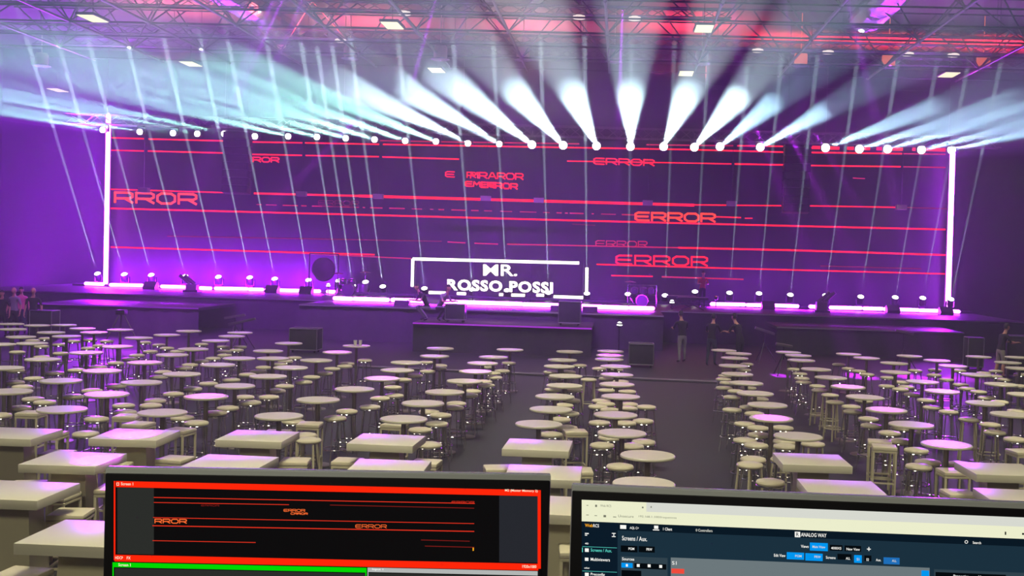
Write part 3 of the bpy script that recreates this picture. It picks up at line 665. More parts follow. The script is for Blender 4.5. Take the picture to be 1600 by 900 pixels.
# ================================================================ PEOPLE
def person(loc, rz, height, shirt, pants, label, pose='stand', hair=HAIR, short=False, z0=0.0):
    J = {}
    def j(n, x, y, z, r, par, r2=None): J[n] = (Vector((x, y, z)), r, par, r2)
    bend = {'stand': 0, 'lean': .18, 'reach': .1, 'crouch': .25}[pose]
    dz = -.42 if pose == 'crouch' else 0
    j('pelvis', 0, 0, .95+dz, .135, None, .11); j('waist', 0, bend*.3, 1.10+dz, .125, 'pelvis', .095); j('chest', 0, bend*.9, 1.32+dz, .155, 'waist', .11); j('necklow', 0, bend*1.36, 1.46+dz, .075, 'chest'); j('neck', 0, bend*1.5+.01, 1.54+dz, .052, 'necklow'); j('skull', 0, bend*1.6+.02, 1.62+dz, .06, 'neck')
    for s, n in ((-1, 'l'), (1, 'r')):
        j('hip'+n, s*.09, 0, .90+dz, .10, 'pelvis')
        if pose == 'crouch': j('knee'+n, s*.16, .40, .52, .065, 'hip'+n); j('ank'+n, s*.15, .05, .09, .042, 'knee'+n)
        else:
            st = s*.07
            j('knee'+n, s*.11, .03+st*.6, .50, .066, 'hip'+n); j('calf'+n, s*.115, st*.5-.01, .36, .058, 'knee'+n); j('ank'+n, s*.12, st-.02, .09, .040, 'calf'+n)
        a = J['ank'+n][0]; j('toe'+n, a.x+s*.02, a.y+.17, .04, .038, 'ank'+n)
        c_ = J['chest'][0]
        j('sho'+n, s*.19, c_.y, c_.z+.09, .060, 'chest')
        if pose == 'reach' or (pose in ('lean', 'crouch')): j('elb'+n, s*.25, c_.y+.14, c_.z-.15, .042, 'sho'+n); j('wri'+n, s*.17, c_.y+.38, c_.z-.13, .028, 'elb'+n); hd = Vector((-s*.2, .98, .05))
        else: j('elb'+n, s*.27, c_.y-.02, c_.z-.19, .042, 'sho'+n); j('wri'+n, s*.29, c_.y+.06, c_.z-.43, .028, 'elb'+n); hd = Vector((0, .15, -1))
        hd.normalize(); w_ = J['wri'+n][0]; pm = w_+hd*.06; j('palm'+n, *pm, .030, 'wri'+n, .018)
        side = Vector((1, 0, 0)) if abs(hd.z) < .5 else Vector((0, 1, 0)); curl = Vector((0, 0, -1)) if abs(hd.z) < .5 else Vector((-s, 0, 0))
        for k, ln_ in enumerate((.07, .08, .075, .06)):
            o_ = side*(-.027+.018*k); b_ = pm+hd*.04+o_; j('f%d%s' % (k, n), *b_, .010, 'palm'+n); e_ = b_+hd*ln_*.5+curl*.012; j('g%d%s' % (k, n), *e_, .009, 'f%d%s' % (k, n)); e2 = e_+hd*ln_*.35+curl*.03; j('h%d%s' % (k, n), *e2, .008, 'g%d%s' % (k, n))
        tb = w_+hd*.03-side*.035; j('t0'+n, *tb, .012, 'palm'+n); tt = tb+hd*.045-side*.012+curl*.02; j('t1'+n, *tt, .010, 't0'+n)
    me = bpy.data.meshes.new('p'); names = list(J); idx = {n: i for i, n in enumerate(names)}
    me.from_pydata([J[n][0] for n in names], [(idx[n], idx[J[n][2]]) for n in names if J[n][2]], [])
    o = bpy.data.objects.new('p', me); COL.objects.link(o); md = o.modifiers.new('skin', 'SKIN'); md.use_smooth_shade = True
    for n, v in zip(names, me.skin_vertices[0].data): v.radius = (J[n][1], J[n][3] or J[n][1]); v.use_root = (n == 'pelvis')
    sb = o.modifiers.new('sub', 'SUBSURF'); sb.levels = 1; sb.render_levels = 1
    dg = bpy.context.evaluated_depsgraph_get(); dg.update(); em = bpy.data.meshes.new_from_object(o.evaluated_get(dg)); bpy.data.objects.remove(o, do_unlink=True)
    bm = new_bm(); bm.from_mesh(em)
    hc = J['skull'][0]+Vector((0, .01, .06))
    r = bmesh.ops.create_uvsphere(bm, u_segments=20, v_segments=16, radius=1.0)
    for v in r['verts']:
        x, y, z = v.co
        wv = .078*(1-.22*max(0, -z)); y2 = y*.098; x2 = x*wv; z2 = z*.122
        if y > 0:
            if z < -.2: y2 += .012*(-z)                                     # chin
            g = math.exp(-(x*x)/.02-((z+.12)**2)/.03); y2 += .026*g          # nose
            for ex in (-.38, .38): y2 -= .012*math.exp(-((x-ex)**2)/.02-((z-.08)**2)/.01)
            y2 -= .006*math.exp(-(x*x)/.06-((z+.42)**2)/.004)                # mouth
        v.co = Vector((x2, y2, z2))+hc
    for s in (-1, 1):
        e_ = bmesh.ops.create_uvsphere(bm, u_segments=8, v_segments=6, radius=1.0)
        for v in e_['verts']: v.co = Vector((v.co.x*.012, v.co.y*.02, v.co.z*.032))+hc+Vector((s*.078, -.005, -.005))
    ch = J['chest'][0].z
    for f in bm.faces:
        c_ = f.calc_center_median(); i = 0
        arm = abs(c_.x) > .235 or (pose != 'stand' and c_.y > J['chest'][0].y+.16 and c_.z > .55)
        if c_.z < (.10): i = 3
        elif (c_.z < .95+dz*1.0 and not (arm and pose == 'stand') and not (arm and c_.z > .7)): i = 2 if not (short and c_.z < .48) else 0
        elif c_.z < ch+.16 and not (c_.z > ch+.12 and abs(c_.x) < .06): i = 1
        if arm and c_.z > .5:
            el = J['elbl'][0]
            if (pose == 'stand' and c_.z < el.z+.06) or (pose != 'stand' and c_.y > el.y-.03): i = 0
        f.material_index = i
    body = obj('person', bm, [SKIN, shirt, pants, BLACK]); body.scale = (height/1.78,)*3
    body.location = (loc[0], loc[1], z0); body.rotation_euler = (0, 0, rz); tag(body, label, 'person')
    if hair:
        bm = new_bm(); r = bmesh.ops.create_uvsphere(bm, u_segments=18, v_segments=14, radius=1.0)
        for v in r['verts']: v.co = Vector((v.co.x*.086, v.co.y*.104-.008, v.co.z*.128+.008))+hc
        dl = [v for v in bm.verts if (v.co.z < hc.z+.035 and v.co.y > hc.y-.01) or v.co.z < hc.z-.07]
        bmesh.ops.delete(bm, geom=dl, context='VERTS'); h_ = obj('hair', bm, hair, body)
        h_.modifiers.new('s', 'SOLIDIFY').thickness = .012
    return body
BLK = mat('black_cloth', (.02, .018, .022), .85); GRY = mat('grey_cloth', (.30, .28, .30), .85); KHK = mat('khaki_cloth', (.38, .33, .28), .85); PNK = mat('pink_cloth', (.75, .16, .28), .85); JNS = mat('dark_denim', (.05, .06, .10), .85); REDC = mat('red_cloth', (.5, .03, .05), .85)
p = at_y(1562, 585, 28.5); person((p.x, p.y), math.radians(-75), 1.80, BLK, KHK, 'person in a black top and khaki shorts with arms forward at the far right', 'reach', short=True)
p = at_y(22, 500, 31.5); person((p.x, p.y), math.radians(170), 1.78, GRY, BLK, 'person in a grey top standing with crew at the left edge', 'stand', None)
p = at_y(33, 500, 32.3); person((p.x, p.y), math.radians(200), 1.76, PNK, JNS, 'person in a pink top behind the grey one at the left edge', 'stand')
p = at_y(52, 500, 31.0); person((p.x, p.y), math.radians(190), 1.82, BLK, BLK, 'person dressed in black right of the pair at the left edge', 'stand', None)
p = at_y(3, 500, 31.0); person((p.x, p.y), math.radians(190), 1.70, BLK, BLK, 'dark figure cut by the left border of the view', 'stand')
p = at_y(1067, 500, 30.0); person((p.x, p.y), math.radians(20), 1.78, BLK, GRY, 'person in black with grey trousers left in the crew before the stage', 'reach')
p = at_y(1113, 500, 29.3); person((p.x, p.y), math.radians(-20), 1.76, BLK, JNS, 'person in black standing in the middle of the crew before the stage', 'reach')
p = at_y(1158, 500, 29.0); person((p.x, p.y), math.radians(40), 1.80, BLK, BLK, 'person in black standing right in the crew before the stage', 'lean')
p = at_y(1097, 470, 40.2); person((p.x, p.y), math.radians(180), 1.70, REDC, BLK, 'person in red behind the keyboards on stage', 'lean', z0=1.36)
p = at_y(668, 490, 31.6); person((p.x, p.y), math.radians(120), 1.75, BLK, GRY, 'crouching person working at the left corner of the thrust', 'crouch', z0=1.05)
p = at_y(686, 490, 31.6); person((p.x, p.y), math.radians(-120), 1.75, GRY, BLK, 'second crouching person beside the thrust case', 'crouch', z0=1.05)

# ================================================================ TABLES AND STOOLS
def build_kind(name, cat, parts):
    """two versions of one piece of furniture: parts split for the near ones, one mesh for the far tiny ones"""
    near = thing(name, '', cat)
    far_bm = new_bm(); mats = []
    for pn, mk, m, n in parts:
        for k in range(n):
            bm = new_bm(); mk(bm, k); me_tmp = bpy.data.meshes.new('x'); bm.to_mesh(me_tmp)
            if m not in mats: mats.append(m)
            nf = len(far_bm.faces); far_bm.from_mesh(me_tmp); far_bm.faces.ensure_lookup_table()
            for f in far_bm.faces[nf:]: f.material_index = mats.index(m)
            bpy.data.meshes.remove(me_tmp); obj(pn, bm, m, near)
    far = obj(name, far_bm, mats); tag(far, '', cat)
    return near, far
def four(k): return ((-1, -1), (1, -1), (1, 1), (-1, 1))[k]
def t_top(bm, k): lathe(bm, [(0, 1.068), (.335, 1.068), (.35, 1.078), (.35, 1.096), (.342, 1.105), (0, 1.105)], seg=40)
def t_col(bm, k): lathe(bm, [(.14, 1.068), (.14, 1.055), (.038, 1.03), (.038, .05), (.06, .03)], seg=16)
def t_base(bm, k): lathe(bm, [(0, .035), (.06, .035), (.23, .018), (.235, 0), (0, 0)], seg=28)
rt = build_kind('round_table', 'table', [('table_top', t_top, CREAM, 1), ('column', t_col, PEDESTAL, 1), ('base', t_base, PEDESTAL, 1)])
def s_seat(bm, k): lathe(bm, [(0, .75), (.165, .75), (.182, .76), (.187, .78), (.175, .80), (.12, .815), (0, .82)], seg=28)
def s_rim(bm, k): ring(bm, (0, 0, .742), .178, .011, 24, 6)
def s_leg(bm, k): sx, sy = four(k); tube(bm, (sx*.10, sy*.10, .74), (sx*.165, sy*.165, 0), .0125, seg=8)
def s_ring(bm, k): ring(bm, (0, 0, .27), .205, .011, 24, 6)
cs_ = build_kind('bar_stool', 'stool', [('seat', s_seat, LEATHER, 1), ('seat_rim', s_rim, CHROME, 1), ('leg', s_leg, CHROME, 4), ('footrest', s_ring, CHROME, 1)])
def w_leg(bm, k): sx, sy = four(k); tube(bm, (sx*.11, sy*.11, .74), (sx*.15, sy*.15, 0), .017, seg=8)
def w_ring(bm, k): ring(bm, (0, 0, .25), .19, .013, 24, 6)
ws_ = build_kind('bar_stool', 'stool', [('seat', s_seat, LEATHER, 1), ('leg', w_leg, WHITE_METAL, 4), ('footrest', w_ring, WHITE_METAL, 1)])
def q_seat(bm, k):
    box(bm, (0, 0, .785), (.37, .37, .06), bev=.024)
    for v in bm.verts:
        if v.co.z > .80: v.co.z += .018*max(0, 1-(v.co.x**2+v.co.y**2)/.03)
def q_rim(bm, k): box(bm, (0, 0, .74), (.36, .36, .03), bev=.006)
def q_leg(bm, k): sx, sy = four(k); box(bm, (sx*.165, sy*.165, .365), (.028, .028, .73), bev=.004)
def q_str(bm, k):
    for z in (.26,):
        for s in (-1, 1): box(bm, (0, s*.165, z), (.33, .022, .022)); box(bm, (s*.165, 0, z), (.022, .33, .022))
sq_ = build_kind('square_stool', 'stool', [('seat', q_seat, LEATHER, 1), ('seat_frame', q_rim, WHITE_METAL, 1), ('leg', q_leg, WHITE_METAL, 4), ('stretcher', q_str, WHITE_METAL, 1)])
def b_top(bm, k): box(bm, (0, 0, 1.055), (.86, .82, .095), bev=.006)
def b_ped(bm, k):
    vs = box(bm, (0, 0, .515), (1, 1, .985))
    for v in vs:
        up = v.co.z > .5; v.co.x = math.copysign(.19 if up else .25, v.co.x); v.co.y = math.copysign(.13 if up else .19, v.co.y)
def b_base(bm, k): box(bm, (0, 0, .012), (.56, .46, .024), bev=.006)
bt_ = build_kind('square_table', 'table', [('table_top', b_top, CREAM, 1), ('pedestal', b_ped, WHITE_METAL, 1), ('base', b_base, WHITE_METAL, 1)])

rounds = [(17.5, 505.8), (20, 514), (62, 508), (96, 507.5), (129, 513), (147, 519), (188, 515), (261, 523), (295, 517), (375, 519.5), (362, 525), (33, 526), (80, 519), (104, 525), (47, 536), (217, 527.5), (337, 532), (184, 541), (135, 550.5), (302, 545), (269, 554), (67, 561), (226, 566), (390, 559.5), (7, 574.5), (160, 579), (340, 569.5), (284, 584), (95, 594.5), (221, 597), (367, 602.5), (15, 611), (167, 615.5), (322, 619), (97, 639), (254, 644), (3, 537.5),
 (451, 536), (419, 548), (557, 540), (527, 550), (494, 562.5), (454, 574), (688, 544), (679, 556), (635, 566), (621, 578), (797, 546), (771, 557.5), (754, 567), (743, 580), (726, 595), (695, 612), (661, 629.5), (631, 654), (419, 587.5), (554, 607.5), (597, 591), (497, 624), (436, 649.5), (410, 559.5),
 (890, 549), (879, 562), (874, 572), (884, 587), (882, 602), (867, 619), (861, 639), (842, 662), (954, 548.5), (953, 555), (952, 561), (962, 572), (964, 585), (964, 600), (970, 619), (962, 647.5), (972, 676), (1012, 711), (1006, 755),
 (1131, 547), (1154, 552), (1148, 559), (1146, 571), (1152, 584), (1166, 598), (1180, 614), (1199, 632), (1205, 653), (1247, 681),
 (1232, 550), (1247, 555), (1252, 562.5), (1275, 576.5), (1298, 589.5), (1325, 604), (1351, 620), (1385, 640), (1424, 663), (1479, 694), (1326, 553), (1354, 559), (1397, 567), (1421, 556), (1464, 563), (1489, 571.5), (1529, 557), (1590, 558), (1575, 566), (1593, 575), (1399, 581), (1441, 596), (1472, 611), (1526, 585), (1564, 600), (1602, 616), (1539, 629.5), (1580, 647)]
squares = [(22, 677), (212, 679), (116, 717), (27, 766), (140, 833), (404, 681), (360, 722), (605, 687), (608, 729), (841, 695), (850, 738), (880, 790), (1268, 718), (1315, 762), (1562, 733), (1600, 777)]
chrome = """51,531 71,528 93,537 65,540 27,549 115,532 139,530 167,532 156,539 138,543 95,551 226,534 249,538 235,548 261,543 277,548 214,554 315,537 349,541 375,541 350,548 370,546 351,554 333,559 314,563 297,569 282,574 197,560 181,566 152,572 61,556 120,577 81,582 53,590 17,597 35,603 24,577 255,580 235,588 326,598 350,592 300,606 271,614 236,624 208,632 174,602 144,609 106,619 52,622 70,627 25,637 4,647 183,643 151,653 285,651 307,659 336,644 356,636 381,628 395,619 387,584 134,676
460,558 446,563 435,568 412,573 404,579 519,575 506,582 487,588 464,596 445,602 427,610 407,619 542,567 539,571 570,562 666,565 687,570 668,579 685,574 642,586 630,592 612,599 614,604 608,616 594,621 567,634 542,641 507,652 459,657 781,578 770,582 763,588 756,595 751,601 737,601 738,610 728,618 713,629 709,635 688,647 671,642 671,659 657,670 671,693 762,572 795,566 460,677
906,570 872,581 887,580 869,590 886,609 871,608 887,625 881,632 876,645 875,654 861,677 871,668 942,575 957,576 952,591 970,595 957,609 972,610 942,626 955,630 974,631 943,634 960,637 976,637 997,634 951,659 969,659 999,657 953,682 957,694 1002,690 975,694 969,727
1167,568 1160,577 1134,586 1135,591 1137,597 1145,605 1159,605 1150,610 1155,620 1170,621 1144,639 1170,635 1179,645 1164,661 1195,667 1166,687 1195,680 1195,694
1241,576 1250,583 1253,590 1263,596 1277,602 1317,569 1326,575 1342,579 1355,584 1387,589 1390,602 1409,596 1407,607 1426,615 1405,602 1430,578 1461,577 1460,585 1499,578 1479,592 1501,600 1511,606 1537,582 1556,579 1555,587 1570,592 1529,611 1447,624 1460,635 1482,642 1552,621 1562,627 1595,584 1594,602 1330,634 1336,642 1357,653 1350,625 1371,665 1390,667 1390,675 1404,688 1432,702 1570,674 1586,685 1212,695 1212,667 1595,640 1434,702 1436,727 1462,721 1485,724 1205,716 1217,752 1196,716""".split()
white = "221,632 482,686 1285,609 1297,616 1312,627 1518,654 1547,662 1237,689 1259,691 1172,724 920,592".split()
sqst = "44,645 80,677 199,650 271,673 49,711 97,769 46,810 97,891 252,716 197,720 150,760 81,757 217,662 483,662 449,719 549,720 662,722 447,677 617,663 895,672 904,735 885,842 1381,697 1489,736 1510,770 1597,705 787,731 1380,690".split()
chrome = [tuple(map(float, s.split(','))) for s in chrome]; white = [tuple(map(float, s.split(','))) for s in white]; sqst = [tuple(map(float, s.split(','))) for s in sqst]
def dedupe(L_, tol):
    out = []
    for p in L_:
        if all(abs(p[0]-q[0]) > tol or abs(p[1]-q[1]) > tol*.5 for q in out): out.append(p)
    return out
chrome = dedupe(chrome, 4); sqst = dedupe(sqst, 9)
items = []     # [kind, x, y, radius]
for x, y in rounds: p = at_z(x, y, 1.10); items.append(['rt', p.x, p.y])
for x, y in squares: p = at_z(x, y, 1.10); items.append(['bt', p.x, p.y])
for k, L_ in (('cs', chrome), ('ws', white), ('sq', sqst)):
    for x, y in L_: p = at_z(x, y, .80); items.append([k, p.x, p.y])
RAD = {'rt': .04, 'bt': .26, 'cs': .20, 'ws': .20, 'sq': .215}
def clear(a, b):
    if a == 'rt' and b == 'rt': return .72
    if a == 'bt' and b == 'bt': return .90
    if 'bt' in (a, b) and 'rt' in (a, b): return .80
    return RAD[a]+RAD[b]+(.04)
for it in range(60):
    moved = False
    for i in range(len(items)):
        for j in range(i):
            a, b = items[i], items[j]; dx, dy = a[1]-b[1], a[2]-b[2]
            if abs(dx) > 1 or abs(dy) > 1: continue
            d = math.hypot(dx, dy); m_ = clear(a[0], b[0])
            if d < m_:
                if d < 1e-3: dx, dy, d = .01, .02, .022
                push = (m_-d)/2+.002; wx = 1
                ta, tb = (a[0] in ('rt', 'bt')), (b[0] in ('rt', 'bt'))
                fa, fb = (0, 2) if ta and not tb else (2, 0) if tb and not ta else (1, 1)
                a[1] += dx/d*push*fa; a[2] += dy/d*push*fa; b[1] -= dx/d*push*fb; b[2] -= dy/d*push*fb; moved = True
    if not moved: break
protos = {'rt': rt, 'bt': bt_, 'cs': cs_, 'ws': ws_, 'sq': sq_}
desc = {'rt': ('round cream-topped bar table', 'round bar tables standing in the hall'), 'bt': ('thick square cream bar table', 'square bar tables near the control desk'),
        'cs': ('cream round stool with chrome legs', 'round chrome-legged bar stools'), 'ws': ('cream round stool with pale painted legs', 'round stools with pale legs'), 'sq': ('square cream padded stool with pale legs', 'square padded stools')}
used = set()
for kind in ('rt', 'bt', 'cs', 'ws', 'sq'):
    L_ = sorted([i for i in items if i[0] == kind], key=lambda i: i[2])
    rows = []; per = 12 if kind in ('rt', 'cs') else 6 if kind == 'sq' else 5
    for i in range(0, len(L_), per): rows.append(sorted(L_[i:i+per], key=lambda q: q[1]))
    for ri, row in enumerate(rows):
        for ci, it in enumerate(row):
            near = it[2] < 17.5*K
            pr = protos[kind][0 if near else 1]
            lab = '%s, %s from left in %s row back' % (desc[kind][0], ordw(ci), ordw(ri))
            rz = random.uniform(0, PI/2) if kind in ('cs', 'ws') else random.uniform(-.25, .25) if kind == 'sq' else random.uniform(-.03, .03)
            if pr.name not in used:
                pr.location = (it[1], it[2], 0); pr.rotation_euler = (0, 0, rz); pr['label'] = lab; pr['group'] = desc[kind][1]; used.add(pr.name)
            else: dup(pr, (it[1], it[2], 0), rz, lab, group=desc[kind][1])
for k, pr2 in protos.items():
    for pr in pr2:
        if pr.name not in used:
            for ch in list(pr.children): bpy.data.objects.remove(ch, do_unlink=True)
            bpy.data.objects.remove(pr, do_unlink=True)
# glasses on a table
GLS = mat('drinking_glass', (.8, .8, .8), .08, 0, trans=.7)
for i, (x, y, lab) in enumerate(((555, 535, 'left small glass on a round table before the stage'), (563, 535, 'right small glass on a round table before the stage'))):
    p = at_z(x, 540, 1.105); bm = new_bm(); lathe(bm, [(0, 0), (.035, 0), (.045, .14), (.041, .14), (.032, .01), (0, .01)], seg=14)
    o = obj('drinking_glass', bm, mat('white_cup', rgb(220, 215, 210), .3)); o.location = (p.x, p.y, 1.106); tag(o, lab, 'glass')
# magenta pools of moving-head light on the floor among the far tables
for x, y, e, an in ((200, 551, 9e4, 3.2), (1345, 588, 7e4, 3.0), (1430, 590, 9e4, 3.2), (1505, 592, 7e4, 3.0), (1220, 587, 3e4, 1.6), (300, 552, 2e4, 2.0), (1400, 640, 1.5e4, 3)):
    p = at_z(x, y, 0); s = Vector((p.x*.8, 42.6*K, 10.5)); spot('magenta_pool', s, p-s, an, e*1.8, (.6, .02, 1.0), .5)

# added unseen magenta spots standing in for led reflections on single table tops
for x, y, e in ((160, 579, 1), (167, 615, 1.2), (196, 683, 1.3), (322, 619, .9), (226, 566, .5), (743, 580, .8), (953, 555, 1.2), (1205, 653, .8), (1472, 611, 1.3), (1479, 694, 1.0), (1325, 604, .6), (597, 591, .8), (527, 550, .9), (160, 706, .7), (180, 541, 1), (1385, 640, .35)):
    p = at_z(x, y, 1.1); q_ = min((i for i in items if i[0] in ('rt', 'bt')), key=lambda i: (i[1]-p.x)**2+(i[2]-p.y)**2); p = Vector((q_[1]+(.3 if (x, y) == (160, 706) else 0), q_[2], 1.1)); s = Vector((p.x*.9, p.y+9, 12.0)); dd = (p-s).length; spot('magenta_table_spot', s, p-s, math.degrees(2*math.atan(.30/dd)), e*130000, (.55, .02, 1.0), .6, .03)

# ================================================================ CONTROL DESK AND MONITORS
bm = new_bm(); box(bm, (.1, -.1, 2.0), (4.2, 3.8, .12)); 
pf_ = thing('control_platform', 'raised platform under the control desk with the two monitors', 'platform', (0, 0, 0)); obj('platform_top', bm, DARK, pf_, False)
for sx in (-1.9, 2.1):
    for sy in (-1.9, 1.7):
        bm = new_bm(); tube(bm, (sx, sy, 0), (sx, sy, 1.95), .04); obj('leg', bm, STEEL, pf_)
dk = thing('control_desk', 'black control desk carrying the two monitors', 'desk', (0, 1.3, 2.06))
bm = new_bm(); box(bm, (0, 0, .76), (2.6, .7, .04), bev=.008); obj('desk_top', bm, BLACK, dk)
for sx in (-1.2, 1.2):
    for sy in (-.3, .3):
        bm = new_bm(); box(bm, (sx, sy, .37), (.05, .05, .74)); obj('leg', bm, DSTEEL, dk)
DTOP = 2.06+.78
def monitor(tl, tr, dl, dr, lab):
    """frame of a monitor: top corners given as view rays and depths; it stands upright on the desk"""
    fwd = ROT @ Vector((0, 0, -1))
    A = EYE+ray(*tl)*dl; B = EYE+ray(*tr)*dr
    X = (B-A).normalized(); n = Vector((0, 0, 1)).cross(X); n = -n if n.y > 0 else n   # toward the viewer
    n.z = 0; n.normalize(); Zd = X.cross(n).normalized()
    if Zd.z > 0: Zd = -Zd
    t = thing('computer_monitor', lab, 'monitor', A)
    W, H = (B-A).length, .34
    def pl(x, y, lift=.0):
        r = ray(x, y); k = (A-EYE).dot(n)/r.dot(n); return EYE+r*k - A + n*lift
    return t, A, X, Zd, n, W, H, pl
BEZ = mat('black_monitor_bezel', (.0015, .0015, .002), .6, 0, .15)
GLOSS_TOP = mat('glossy_monitor_shell', (.42, .45, .44), .25, .5)
def mon_body(t, X, Zd, n, W, H, A, screen_px, pl):
    """bezel front, shell with glossy top edge, neck and foot"""
    R_ = Matrix((X, -n, -Zd)).transposed()
    bm = new_bm(); box(bm, X*W/2+Zd*H/2-n*.009, (W, .013, H), rot=R_, bev=.002); obj('shell', bm, GLOSS_TOP, t)
    bm = new_bm(); box(bm, X*W/2+Zd*(H/2+.0035)-n*.0022, (W-.002, .004, H-.006), rot=R_, bev=.0015); obj('bezel', bm, BEZ, t)
    bot = X*W/2+Zd*H
    bm = new_bm(); a = X*W/2+Zd*(H*.6)-n*.07; fz = DTOP-A.z
    box(bm, Vector((a.x, a.y, (a.z+fz)/2)), (.09, .03, abs(a.z-fz)), rot=Matrix.Rotation(0, 3, 'Z')); box(bm, a+n*.02, (.12, .05, .1)); obj('neck', bm, BLACK, t)
    bm = new_bm(); box(bm, Vector((a.x, a.y, fz+.008)), (.28, .2, .016), bev=.006); obj('foot', bm, BLACK, t)
cnt = [0]
def UIq(pl, parent, r0, m, lift, name='screen_graphic'):
    """r0: list of (x0,y0,x1,y1,h) slanted bars on the display"""
    bm = new_bm()
    for x0, y0, x1, y1, h in r0: quad(bm, [pl(x0, y0, lift), pl(x1, y1, lift), pl(x1, y1+h, lift), pl(x0, y0+h, lift)])
    return obj(name, bm, m, parent, False)
# ---- left monitor
t, A, X, Zd, n, W, H, pl = monitor((163, 731), (861, 743), 1.26, 1.30, 'black monitor showing the red bordered preview with ERROR lines')
mon_body(t, X, Zd, n, W, H, A, None, pl)
M_ = {k: px_glow('display_'+k, *v) for k, v in {'red': (255, 38, 8), 'green': (0, 215, 0), 'black': (12, 11, 11), 'grey': (43, 45, 42), 'bluegrey': (38, 40, 46), 'silver': (178, 182, 180), 'line': (225, 50, 30), 'dline': (130, 28, 24), 'orange': (255, 110, 50), 'pale': (250, 235, 205), 'white': (250, 250, 245), 'cream': (236, 238, 205), 'tabs': (215, 217, 208), 'navy': (8, 24, 36), 'teal': (26, 48, 62), 'side': (9, 26, 40), 'panel': (108, 120, 124), 'mid': (48, 66, 76), 'blue': (0, 150, 240), 'blue2': (30, 110, 185), 'salmon': (240, 75, 60), 'ink': (120, 122, 105), 'dark': (4, 10, 14), 'amber': (250, 170, 30), 'cyan': (90, 215, 200)}.items()}
disp = UIq(pl, t, [(176, 751, 845, 765.5, 330)], M_['black'], .0010, 'display'); disp['label'] = 'lit display with red frame and dark preview'
S1 = .0217
def yl(x, y0): return y0+S1*(x-178)
UIq(pl, disp, [(182, yl(182, 751), 845, yl(845, 751), 9.5), (180, yl(180, 866), 841, yl(841, 866), 10.5), (178.5, 751, 181, 751.1, 124), (840, 766, 845, 766.1, 122)], M_['red'], .0016)
UIq(pl, disp, [(184, yl(184, 761), 241, yl(241, 761), 103.5)], M_['grey'], .0014); UIq(pl, disp, [(780, yl(780, 761), 840, yl(840, 761), 103.5)], M_['bluegrey'], .0014)
UIq(pl, disp, [(178.5, yl(178, 878), 573, yl(573, 878), 7.5), (176.5, 878, 178.5, 878, 40), (571, yl(571, 880), 573, yl(573, 880), 40)], M_['green'], .0016)
UIq(pl, disp, [(574.5, yl(574, 877.5), 840, yl(840, 877.5), 7), (574.5, 888, 576, 888, 30)], M_['silver'], .0016); UIq(pl, disp, [(180, yl(180, 887), 570, yl(570, 887), 30), (577, yl(577, 886), 840, yl(840, 886), 30)], M_['grey'], .0013)
def ll(x0, y0, x1, y1, h=1.1): return (x0, y0, x1, y1, h)
UIq(pl, disp, [ll(241, 776, 742, 785.5, 1.3), ll(241, 784, 452, 787.5), ll(240, 807.5, 741, 817, 1.1), ll(239, 820, 741, 829, 1.5), ll(239, 843.5, 400, 846.5)], M_['line'], .0018)
UIq(pl, disp, [ll(516, 788, 741, 793), ll(658, 842.5, 734, 844.5), ll(664, 852, 741, 854)], M_['dline'], .0018)
UIq(pl, disp, [(738.5, 855, 740.5, 855, 5)], M_['amber'], .0018)
g = lambda x, y: pl(x, y, .0020)
err('RROR', 243, 292, 810.5, 6, 1.5, .01, M_['orange'], 'screen_lettering', disp, g)
err('ERROR', 556, 604, 819, 5, .9, .01, M_['orange'], 'screen_lettering', disp, g)
err('ERROR', 444, 477, 795, 3.6, .8, .01, M_['orange'], 'screen_lettering', disp, g); err('CRROR', 455, 481, 800.5, 2.6, .8, .01, M_['orange'], 'screen_lettering', disp, g)
err('ERROR', 706, 741, 782.5, 2.8, .5, .01, M_['line'], 'screen_lettering', disp, g); err('ERROR', 315, 343, 788, 2.2, .4, .01, M_['dline'], 'screen_lettering', disp, g)
def ui(txt, x0, x1, yt, h, m, pl_, parent, sl, bold=.012): place_text(txt, x0, x1, yt, yt+h, sl, lambda x, y: pl_(x, y, .0021), m, parent, 'screen_lettering', bold)
ui('Screen 1', 190, 209, 753, 4.5, M_['pale'], pl, disp, S1); ui('HDCP', 181, 193, 868.3, 4.5, M_['pale'], pl, disp, S1); ui('FX', 199, 205, 868.7, 4.5, M_['pale'], pl, disp, S1)
ui('Screen 1', 186, 205, 879.3, 4.5, M_['pale'], pl, disp, S1); ui('M2 (Master Memory 2)', 789, 840, 763.5, 4.8, M_['pale'], pl, disp, S1); ui('1920x1080', 816, 838, 882, 4.5, M_['pale'], pl, disp, S1); ui('Input 1', 582, 599, 887, 4, M_['white'], pl, disp, S1)
UIq(pl, disp, [(183, 753.5, 187, 753.6, .8), (183, 757.2, 187, 757.3, .8), (183, 753.5, 183.8, 753.5, 4), (186.3, 753.5, 187, 753.5, 4)], M_['pale'], .0021)

# ---- right monitor
t, A, X, Zd, n, W, H, pl = monitor((893, 758), (1640, 788.5), 1.26, 1.235, 'black monitor showing the dark blue control software with a pale top bar')
mon_body(t, X, Zd, n, W, H, A, None, pl)
S2 = .040
def yr(x, y0): return y0+S2*(x-910)
disp = UIq(pl, t, [(909, yr(909, 780.5), 1628, yr(1628, 780.5), 320)], M_['teal'], .0010, 'display'); disp['label'] = 'lit display with pale browser bar over dark blue panels'
UIq(pl, disp, [(909, yr(909, 780.5), 1010, yr(1010, 780.5), 33.5), (1010, yr(1010, 795), 1628, yr(1628, 795), 19)], M_['cream'], .0014); UIq(pl, disp, [(1010, yr(1010, 780.5), 1628, yr(1628, 780.5), 14.6)], M_['tabs'], .0014)
UIq(pl, disp, [(909, yr(909, 814), 1628, yr(1628, 814), 12)], M_['navy'], .0014); UIq(pl, disp, [(909, yr(909, 814), 965, yr(965, 814), 120)], M_['side'], .0016)
